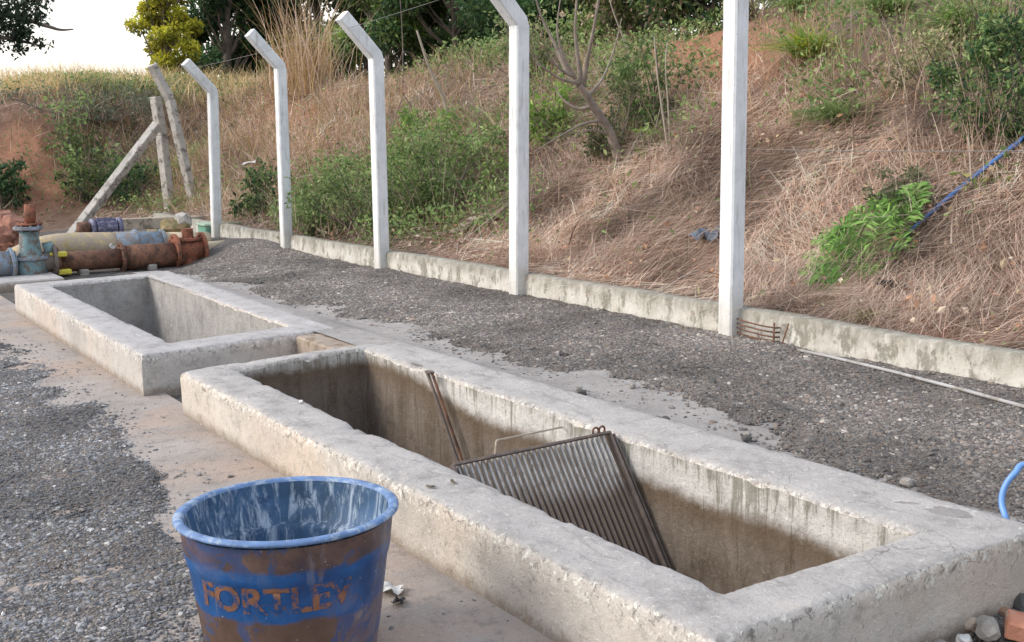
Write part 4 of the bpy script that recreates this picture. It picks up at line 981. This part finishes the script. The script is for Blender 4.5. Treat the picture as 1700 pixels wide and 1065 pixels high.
SH = [ # u, v(base), width px, height px, palette, leaves, leaf size, label
 (600, 385, 200, 115, GREEN, 3300, .06, 'bushy green shrub behind the middle post at the foot of the slope'),
 (735, 360, 190, 120, GREEN, 3400, .06, 'wide leafy green shrub between the middle post and the tall post'),
 (712, 290, 90, 90, GREEN+LIME, 1200, .07, 'small upright green bush above the wide shrub'),
 (828, 320, 45, 45, LIME, 330, .06, 'small lime green plant left of the tall cut-off post'),
 (915, 245, 75, 85, LIME, 900, .07, 'bright lime green leafy bush right of the tall post'),
 (1080, 225, 130, 150, GREEN+DKGREEN[3:], 2200, .06, 'dark green bush behind the bare forked trunk'),
 (1080, 260, 35, 45, LIME, 260, .05, 'tiny light green sprout at the foot of the pale canes'),
 (870, 130, 110, 100, GREEN+[(.30, .33, .15), (.42, .40, .21), (.22, .27, .11), (.50, .42, .28)], 1100, .07, 'green bush behind the arm of the tall post'),
 (1665, 250, 190, 165, DKGREEN+GREEN, 6000, .05, 'big dark green bush at the right edge above the blue pipe'),
 (1560, 165, 170, 100, [(.30, .33, .15), (.42, .40, .21), (.22, .27, .11), (.50, .42, .28)], 1900, .05, 'thin olive bush left of the big dark bush'),
 (1660, 90, 160, 100, GREEN+LIME+[(.30, .33, .15), (.42, .40, .21), (.22, .27, .11), (.50, .42, .28)], 1900, .05, 'light green bush in the top right corner'),
 (1500, 345, 110, 60, [(.19, .21, .12), (.26, .25, .16), (.13, .16, .08)], 900, .045, 'greyish low bush left of the blue pipe in the dry grass'),
 (140, 335, 90, 75, GREEN+[(.06, .10, .05)], 700, .12, 'broad-leaved green plant at the left, behind the foot of the sloping brace'),
 (225, 335, 90, 55, DKGREEN+GREEN[:1], 800, .10, 'dark low bush between the sloping brace and the corner post'),
 (5, 345, 70, 60, DKGREEN, 800, .12, 'dark green bush at the left edge above the red stones'),
 (120, 265, 70, 85, GREEN+[(.2, .27, .14)], 700, .10, 'tall leafy weed on the left bank'),
 (150, 200, 230, 45, [(.19, .23, .15), (.25, .27, .18), (.14, .17, .11)], 1600, .08, 'grey green bushes under the crest at the left'),
 (430, 360, 90, 70, DKGREEN+GREEN, 900, .08, 'dark low weeds between the two farthest straight posts'),
 (520, 395, 60, 75, GREEN, 900, .06, 'small green bush right of the second farthest post'),
 (1250, 30, 110, 50, [(.30, .33, .15), (.42, .40, .21), (.22, .27, .11), (.50, .42, .28)], 500, .06, 'green bush behind the top of the nearest post'),
]
for i, (u, v, w, h, pal, n, lf, lb) in enumerate(SH):
    p, W_, H_ = wh(u, v, w, h); shrub('shrub', p, H_, W_, pal, n, lf, lb, seed=100+i)
# grass tufts
def tuft(u, v, hpx, n, pal, label, spread=.9, name='grass_tuft', wk=2.0, lenk=1.0):
    p, H_, _ = wh(u, v, hpx, hpx); mb = MB(); P = p+rng.normal(size=(n, 3))*np.array([.12, .12, 0])*H_
    Dr = rng.normal(size=(n, 3))*spread*.5; Dr[:, 2] = .8; Dr[:, 0] -= .25; Dr /= np.linalg.norm(Dr, axis=1)[:, None]; bend = Dr*np.array([.4, .4, 0]); bend[:, 2] = -.35-.3*rng.random(n)
    ribbons(mb, P, Dr, H_*lenk*(.6+.6*rng.random(n)), widths(P, wk), bend, pick(n, pal, [1]*len(pal), .2), seg=4)
    return tag(mb.build(name, M['leaf'], None, col=True, loc=p), label, 'grass tuft')
tuft(1345, 95, 90, 420, LIME+YEL[:1]+[(.38, .42, .16)], 'bright yellow green grass tuft on the upper slope right of the nearest post')
tuft(1395, 205, 85, 360, GREEN+[(.24, .32, .13)], 'green grass tuft below the yellow green one, right of the nearest post')
tuft(1480, 25, 80, 420, LIME+GREEN, 'lime green grass tuft at the top of the slope near the right')
tuft(1600, 55, 90, 420, LIME+GREEN, 'lime green grass tuft at the top edge, left of the corner bush')
tuft(1440, 530, 40, 160, [(.28, .34, .10), (.35, .36, .15)], 'tiny mossy green tuft on the low wall top under the fern')
tuft(1330, 20, 70, 250, LIME+GREEN, 'small green tuft at the top edge just right of the nearest post')
# tall dry reed clump
p, W_, H_ = wh(512, 160, 100, 185); mb = MB(); n = 420
P = p+rng.normal(size=(n, 3))*np.array([.30, .30, 0]); Dr = rng.normal(size=(n, 3))*.12; Dr[:, 2] = 1; Dr /= np.linalg.norm(Dr, axis=1)[:, None]; bend = rng.normal(size=(n, 3))*.22; bend[:, 2] = -.1
ribbons(mb, P, Dr, H_*(.35+.75*rng.random(n)**1.4), widths(P, 1.6), bend, pick(n, GOLD+STRAW[:2], [3, 2, 3, 1, 2, 2], .2), seg=4)
tag(mb.build('dry_reed_clump', M['straw'], None, col=True, loc=p), 'tall golden dry reed clump on the crest above the two middle posts', 'reeds')
# fern beside the blue pipe
fr = hit(1400, 480); root = empty('fern', fr); tag(root, 'bright green fern with arching fronds on the slope below the blue pipe', 'fern')
fd = [((1420, 470), (1340, 478), .06), ((1440, 460), (1345, 455), .10), ((1440, 450), (1385, 425), .14), ((1445, 440), (1425, 400), .16), ((1460, 440), (1470, 395), .16), ((1470, 430), (1500, 400), .10), ((1480, 410), (1525, 370), .10), ((1480, 400), (1460, 362), .14), ((1450, 400), (1540, 352), .12), ((1410, 485), (1375, 492), .05), ((1500, 400), (1545, 345), .14), ((1470, 455), (1440, 488), .06), ((1480, 440), (1510, 440), .08), ((1430, 440), (1385, 395+60), .2)]
fd = fd+[((a_[0]+rng.normal()*14, a_[1]+rng.normal()*10), (b_[0]+rng.normal()*20, b_[1]+rng.normal()*14), l_+.04) for a_, b_, l_ in fd]
for i, ((ua, va), (ub, vb), lift) in enumerate(fd):
    lift += .085; 
    a = hit(ua, va); b = hit(ub, vb)+np.array([-.02, 0, .04]); mid_ = (a+b)/2+np.array([-.03, 0, lift]); b = b+np.array([-.05, 0, lift*.55])
    t = np.linspace(0, 1, 17)[:, None]; C = (1-t)**2*a+2*t*(1-t)*mid_+t*t*b; mb = MB(); mb.tube(C, np.linspace(.004, .0015, 17), 4, cap=False, c=(.16, .26, .06))
    for k in range(2, 17):
        d = C[k]-C[k-1]; d /= np.linalg.norm(d); s_ = np.cross(d, np.array([-.6, 0, .8])); s_ /= np.linalg.norm(s_)
        ll = (.115*math.sin(math.pi*(k/17)**.7)+.02)*(.8+.35*rng.random())
        for sg in (-1, 1):
            dd = s_*sg+d*.45+rng.normal(size=3)*.14; e = C[k]+dd*ll+np.array([0, 0, -.03*rng.random()]); wv = d*.0085
            mb.add([C[k]-wv, C[k]+dd*ll*.5-wv*1.2+[0, 0, .006], e, C[k]+dd*ll*.5+wv*1.4+[0, 0, .006]], [(0, 1, 2, 3)], None, np.array([(.18, .36, .07), (.27, .46, .12), (.13, .28, .06)][(i+k) % 3])*(.5+.75*rng.random()))
    mb.build('frond', M['leaf'], root, col=True)
# blue pipe on the slope
a = hit(1542, 372)+np.array([-.03, 0, .06]); b = hit(1612, 318)+np.array([-.03, 0, .08]); c = hit(1690, 272)+np.array([-.06, 0, .13]); d0 = a-(b-a)*.9+np.array([0, 0, -.02]); d1 = c+(c-b)*.8
m = MB(); m.tube([d0, a, b, c, d1], .0155, 12); tag(m.build('blue_pipe', M['bluepipe'], None, True), 'blue pipe lying down the dry slope at the right', 'pipe')
# thin creeping vine pieces along the pipe
shrub('creeper', hit(1630, 318)+np.array([-.05, 0, .03]), .10, .30, LIME+[(.35, .36, .12)], 60, .05, 'small creeper leaves over the blue pipe on the slope', 'creeper', seed=401)

# bare forked trunk
def branch_tree(name, pts_list, mat, label, cat, loc):
    root = empty(name, loc); tag(root, label, cat)
    for i, (pp, rr_) in enumerate(pts_list):
        m = MB(); m.tube(catmull(np.array(pp), np.linspace(0, len(pp)-1, 6*(len(pp)-1)+1)), np.interp(np.linspace(0, 1, 6*(len(pp)-1)+1), np.linspace(0, 1, len(rr_)), rr_), 8)
        m.build('trunk' if i == 0 else 'branch', mat, root, True)
    return root
g0 = hit(1035, 275); yT = g0[1]
def P_(u, v, dy=0): return aty(u, v, yT+dy)
g0b = g0-np.array([0, 0, .15])
branch_tree('bare_tree', [
    ([g0b, P_(1015, 225), P_(985, 175), P_(962, 140)], [.055, .046, .038, .032]),
    ([P_(962, 140), P_(945, 125, .1), P_(925, 80, .2), P_(900, 30, .3), P_(885, -20, .3)], [.04, .03, .018, .012, .008]),
    ([P_(965, 140), P_(960, 100), P_(955, 50), P_(958, -10)], [.03, .022, .014, .010]),
    ([P_(968, 142), P_(975, 100, -.1), P_(985, 50, -.2), P_(997, -20, -.3)], [.03, .020, .014, .012]),
    ([P_(985, 175), P_(960, 180, .1), P_(935, 165, .2), P_(920, 140, .3)], [.025, .018, .010, .006]),
    ([P_(1000, 200), P_(970, 205, -.1), P_(930, 225, -.2), P_(890, 250, -.3)], [.018, .012, .008, .005]),
    ([P_(975, 160), P_(1000, 130, .1), P_(1020, 80, .2), P_(1032, 30, .3)], [.018, .012, .008, .004]),
    ([P_(955, 130), P_(935, 90), P_(925, 50), P_(930, 0)], [.02, .014, .009, .005]),
    ([P_(960, 138), P_(930, 130), P_(895, 105), P_(870, 70)], [.018, .012, .008, .004]),
    ([P_(1012, 225), P_(985, 215), P_(962, 222), P_(940, 240)], [.014, .009, .006, .004]),
    ([P_(950, 125), P_(935, 118), P_(915, 100), P_(905, 88)], [.02, .014, .008, .005]),
], mat_plain('grey_bark', (.235, .195, .165), .95, .3, 10, bump=.6), 'bare forked grey tree trunk on the slope right of the tall post', 'tree', g0)
# scrubby leaves at its foot
shrub('shrub', hit(1020, 270), .75, .65, [(.18, .2, .10), (.25, .24, .13), (.12, .15, .07)], 1500, .05, 'olive scrub growing round the bare forked trunk', seed=300, lean=(-.2, 0))
# canes
def cane(pu, r0, label, mat, seed, name='dry_cane'):
    a = hit(*pu[0]); y0 = a[1]; pts = [a-np.array([0, 0, .05])]+[aty(u, v, y0+.03*i) for i, (u, v) in enumerate(pu[1:])]
    m = MB(); q_ = catmull(np.array(pts), np.linspace(0, len(pts)-1, 16)); m.tube(q_, np.linspace(r0, r0*.5, 16), 6); return tag(m.build(name, mat, None, True, loc=a), label, 'cane')
cane([(1112, 262), (1102, 200), (1092, 130), (1086, 60)], .012, 'pale thin cane leaning left, the left of the pair behind the nearest post', M['bark_pale'], 1)
cane([(1114, 258), (1110, 190), (1105, 110), (1108, 70)], .010, 'pale thin upright cane, the right of the pair behind the nearest post', M['bark_pale'], 2)
cane([(1010, 312), (1040, 265), (1065, 215)], .009, 'short pale cane leaning right at the foot of the bare trunk', M['bark_pale'], 3)
cane([(1052, 130), (1040, 80), (1022, 30), (1012, 0)], .012, 'thin brown stick behind the bare forked trunk', M['bark_pale'], 4)
cane([(668, 160), (669, 100), (667, 40), (663, -20)], .012, 'dark straight stick standing right of the middle post', M['bark'], 5)
cane([(645, 240), (655, 200), (669, 160)], .012, 'dark stick leaning against the straight stick beside the middle post', M['bark'], 6)
cane([(700, 195), (685, 178), (668, 155)], .014, 'short dark stick forming a fork right of the middle post', M['bark'], 7)
cane([(752, 215), (735, 160), (712, 110), (692, 50)], .030, 'leaning brown dead trunk between the middle post and the tall post', M['bark_pale'], 8)

# trees on the plateau
def tree(name, base, h, w, pal, n, leaf, label, seed, trunk_h=.05, nc=26, wts=None, conic=0.0, barkm='bark', extra=None):
    rs = np.random.default_rng(seed); n = int(n*1.7); leaf = leaf*1.25; base = np.asarray(base, float); root = empty(name, base); tag(root, label, 'tree')
    C = []
    for i in range(nc):
        z = trunk_h+(1-trunk_h)*rs.random()**.85; a = rs.random()*6.28; prof_ = math.sin(math.pi*min(1, max(.06, (z-trunk_h)/(1-trunk_h)*.86+.12)))**.6*(1-conic*z)
        r = w/2*prof_*rs.random()**.45; C.append(base+np.array([math.cos(a)*r, math.sin(a)*r, z*h]))
    C = np.array(C); top = base+np.array([rs.normal()*.2, rs.normal()*.2, h*.8]); t = MB()
    ts = np.linspace(0, 1, 8)[:, None]; wig = np.cumsum(rs.normal(size=(8, 3))*.05, 0)*np.array([1, 1, 0]); pth = base-np.array([0, 0, .3])+(top-base)*ts+wig
    t.tube(pth, np.linspace(h*.028, h*.008, 8), 8); t.build('trunk', M[barkm], root, True)
    lb = MB()
    for c in C:
        k = np.clip((c[2]-base[2])/h*.75, .12, .95); s_ = pth[int(k*7)]; m_ = (s_+c)/2+np.array([0, 0, -.04*h]); lb.tube([s_, m_, c], [h*.009, h*.006, h*.003], 5, cap=False)
    lb.build('limb', M[barkm], root)
    ci = rs.integers(0, nc, n); sg = (.55+.5*rs.random(nc))*w/7.5; off = rng.normal(size=(n, 3)); off /= np.linalg.norm(off, axis=1)[:, None]; off *= rng.random((n, 1))**.45*1.7
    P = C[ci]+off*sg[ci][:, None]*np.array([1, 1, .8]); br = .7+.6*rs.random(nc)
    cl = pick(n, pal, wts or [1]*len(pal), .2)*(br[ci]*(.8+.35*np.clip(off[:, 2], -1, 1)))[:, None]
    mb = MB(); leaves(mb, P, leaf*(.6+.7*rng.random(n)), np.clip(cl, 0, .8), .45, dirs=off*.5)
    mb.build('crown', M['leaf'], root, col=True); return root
def plat(u, r):
    w = ray(u, 224.0); w = w/np.linalg.norm(w[:2]); p = np.array([w[0]*r, w[1]*r, 0]); p[2] = terrain(p[0], p[1]); return p
TD = DKGREEN+[(.10, .17, .06)]
tree('tree', plat(293, 29), 4.6, 1.5, YEL+YEL+[(.30, .34, .07)], 9000, .10, 'yellow green sunlit tree beside the open sky', 1, .0, 46)
tree('tree', plat(378, 32), 5.3, 2.5, DKGREEN+[(.05, .12, .07), (.10, .18, .06)], 9000, .13, 'dark green round tree right of the yellow green tree', 2, .0, 30)
tree('tree', plat(440, 33), 5.6, 3.0, TD, 9000, .13, 'tall dark green tree behind the second farthest post top', 3, .0, 30)
tree('tree', plat(540, 31), 5.0, 3.0, GREEN+DKGREEN, 8000, .13, 'mid green tree behind the tall dry reeds', 4, .0, 28)
tree('tree', plat(650, 26), 4.0, 2.6, GREEN+LIME[:1], 8000, .12, 'light green tree right of the middle post top', 5, .0, 26)
tree('tree', plat(760, 25), 3.4, 3.4, DKGREEN+GREEN[:2], 9500, .12, 'dark bushy tree left of the tall post arm', 6, .0, 30)
tree('tree', plat(890, 23), 3.6, 3.0, TD, 7000, .11, 'dark green tree behind the bare forked trunk', 7, .05, 26)
tree('tree', plat(960, 27), 5.0, 4.5, TD+GREEN, 9000, .14, 'broad green tree at the top edge behind the bare trunk', 12, .02, 30)
tree('tree', plat(1110, 22), 4.4, 3.6, GREEN+DKGREEN, 8000, .12, 'green tree at the top edge left of the nearest post', 13, .02, 30)
tree('tree', plat(700, 30), 5.5, 4.0, GREEN+DKGREEN, 9000, .14, 'mid green tree filling the top edge right of the middle post', 14, .02, 30)
tree('tree', plat(1190, 18), 3.2, 3.0, GREEN+DKGREEN+STRAW[:1], 7000, .10, 'green tree at the top edge directly behind the nearest post', 15, .0, 30)
tree('tree', plat(1030, 20), 3.0, 2.6, GREEN+STRAW[:1], 5000, .10, 'olive green tree at the crest above the dark bush', 8, .05, 24)
tree('tree', plat(475, 38), 7.0, 5.0, DKGREEN, 9000, .16, 'tallest dark tree far behind the reeds', 9, .0, 30)
tree('tree', plat(620, 36), 7.0, 5.5, DKGREEN, 9000, .16, 'large dark tree far behind the middle post', 10, .0, 30)
tree('tree', plat(790, 34), 6.5, 6.0, DKGREEN, 9000, .16, 'large dark tree far behind the tall post', 11, .0, 30)
# near dark tree whose branches hang in at the upper left
w = ray(-150, 224.0); w /= np.linalg.norm(w[:2]); nb = np.array([w[0]*15.5, w[1]*15.5, 0.0])
nt_ = empty('overhanging_tree', nb); tag(nt_, 'dark overhanging tree with a bare twig reaching in at the upper left corner', 'tree')
Yn = nb[1]
m = MB(); m.tube(catmull(np.array([nb-[0, 0, .3], nb+[.05, 0, 1.0], nb+[-.05, .05, 2.2], nb+[.1, 0, 3.4]]), np.linspace(0, 3, 20)), np.linspace(.16, .09, 20), 10); m.build('trunk', M['bark'], nt_, True)
def N_(u, v, dy=0): return aty(u, v, Yn+dy)
brs = [[nb+[0, 0, 2.2], N_(-60, 40), N_(10, 25), N_(75, 42), N_(100, 49), N_(122, 48)], [nb+[0, 0, 2.6], N_(-60, -10), N_(20, -10), N_(70, 5)], [nb+[0, 0, 2.0], N_(-60, 70), N_(0, 62), N_(45, 70), N_(75, 78)], [nb+[0, 0, 3], N_(-80, -60), N_(0, -60), N_(60, -40)]]
for b in brs: m = MB(); q_ = catmull(np.array(b, float), np.linspace(0, len(b)-1, 24)); m.tube(q_, np.linspace(.05, .008, 24), 6); m.build('limb', M['bark'], nt_, True)
Cn = np.array([N_(u, v, dy) for u, v, dy in [(-40, 0, 0), (-10, 30, .2), (15, 10, -.2), (40, 20, 0), (55, 5, .2), (20, 45, 0), (-20, 60, .1), (35, 55, -.1), (62, 32, 0), (5, -30, 0), (50, -30, 0), (-70, 20, 0), (-60, -60, .3), (70, 70, 0), (30, 78, 0), (80, -45, .2), (-110, -40, 0), (-150, 0, 0), (-200, -60, 0), (-100, 60, 0)]])
n = 5200; ci = rng.integers(0, 20, n); small = np.isin(ci, [8, 13, 14]); keep = ~small | (rng.random(n) < .25); ci = ci[keep]; n = len(ci); sg = np.where(np.isin(ci, [13, 14, 8, 7]), .11, .20)
off = rng.normal(size=(n, 3)); off /= np.linalg.norm(off, axis=1)[:, None]; off *= rng.random((n, 1))**.5*1.25
mb = MB(); leaves(mb, Cn[ci]+off*sg[:, None], .07*(.6+.7*rng.random(n)), pick(n, [(.035, .06, .035), (.055, .085, .05), (.10, .13, .09), (.025, .04, .03)], [3, 3, 1, 2]), .5)
mb.build('crown', M['leaf'], nt_, col=True)
# rubble heap with reddish stones at the left edge
RG = 'red soil clods piled at the left edge'
cl_n = [(8, 385), (22, 372), (34, 390), (12, 402), (40, 378), (2, 368), (48, 395), (28, 405)]
rm = mat_plain('red_clod', (.30, .15, .11), .95, .3, 8, bump=.6)
for i, (u, v) in enumerate(cl_n):
    p = aty(u, v, 16.5+.1*i); o = lump('soil_clod', p-np.array([0, 0, .03]), .17+.05*(i % 3), rm, 'red soil clod in the heap behind the blue pipe at the left edge', 'clod', 60+i); o['group'] = RG
# mossy debris on the pipes
for (u, v, s_, lb, mt, sd) in ((290, 378, .16, 'mossy brown root clump on top of the pipes near the red valve', 'moss', 1), (255, 392, .12, 'mossy debris clump on the beige pipe', 'moss', 2), (303, 365, .13, 'pale broken concrete lump under the corner post', 'post_old', 3)):
    if mt == 'moss' and 'moss' not in M: M['moss'] = mat_plain('mossy_clod', (.22, .20, .10), .95, .4, 14, dirt=(.35, .22, .15), dirtamt=.5, bump=.7)
    lump('debris_clump', aty(u, v, 14.7), s_*1.2, M[mt], lb, 'debris', 80+sd)

# ------------------------------------------------------------------ camera, light, world
cam = bpy.data.cameras.new('camera'); co = bpy.data.objects.new('camera', cam); COL.objects.link(co)
cam.sensor_width = 36; cam.lens = 36*FPX/1700; cam.clip_start = .05; cam.clip_end = 2000
R = Matrix((tuple(RT), tuple(UP), tuple(-FW))).transposed(); co.matrix_world = Matrix.Translation(Vector(CAM))@R.to_4x4()
sc.camera = co
HAZE = 1.18
SAZ, SEL = math.radians(-62), math.radians(34)   # azimuth from +Y toward +X
sun = bpy.data.lights.new('sun', 'SUN'); sun.energy = 2.25; sun.angle = math.radians(22); sun.color = (1, .95, .885)
so = bpy.data.objects.new('sun', sun); COL.objects.link(so)
sd = Vector((math.sin(SAZ)*math.cos(SEL), math.cos(SAZ)*math.cos(SEL), math.sin(SEL)))
so.rotation_euler = sd.to_track_quat('Z', 'Y').to_euler(); so.location = (0, 0, 20)
wd_ = bpy.data.worlds.new('World'); sc.world = wd_; wd_.use_nodes = True; nt = wd_.node_tree
bg = nt.nodes['Background']; sky = nt.nodes.new('ShaderNodeTexSky'); sky.sky_type = 'NISHITA'; sky.sun_disc = False
sky.sun_elevation = SEL; sky.sun_rotation = SAZ; sky.air_density = 1.0; sky.dust_density = 4.0; sky.ozone_density = 1.0
g = NT(nt)
zz = g.n('ShaderNodeSeparateXYZ', Vector=g.coord('Generated')).outputs[2]
haze = g.ramp(zz, [(0.0, (.62, .58, .53)), (.06, (.98, .92, .84)), (.35, (.74, .77, .82)), (1.0, (.60, .66, .76))])
bg2 = nt.nodes.new('ShaderNodeBackground'); nt.links.new(haze, bg2.inputs[0]); bg2.inputs[1].default_value = HAZE
ad = nt.nodes.new('ShaderNodeAddShader'); nt.links.new(sky.outputs[0], bg.inputs[0]); bg.inputs[1].default_value = .10
nt.links.new(bg.outputs[0], ad.inputs[0]); nt.links.new(bg2.outputs[0], ad.inputs[1]); nt.links.new(ad.outputs[0], nt.nodes['World Output'].inputs[0])
sc.view_settings.view_transform = 'Standard'; sc.view_settings.look = 'None'; sc.view_settings.exposure = 0
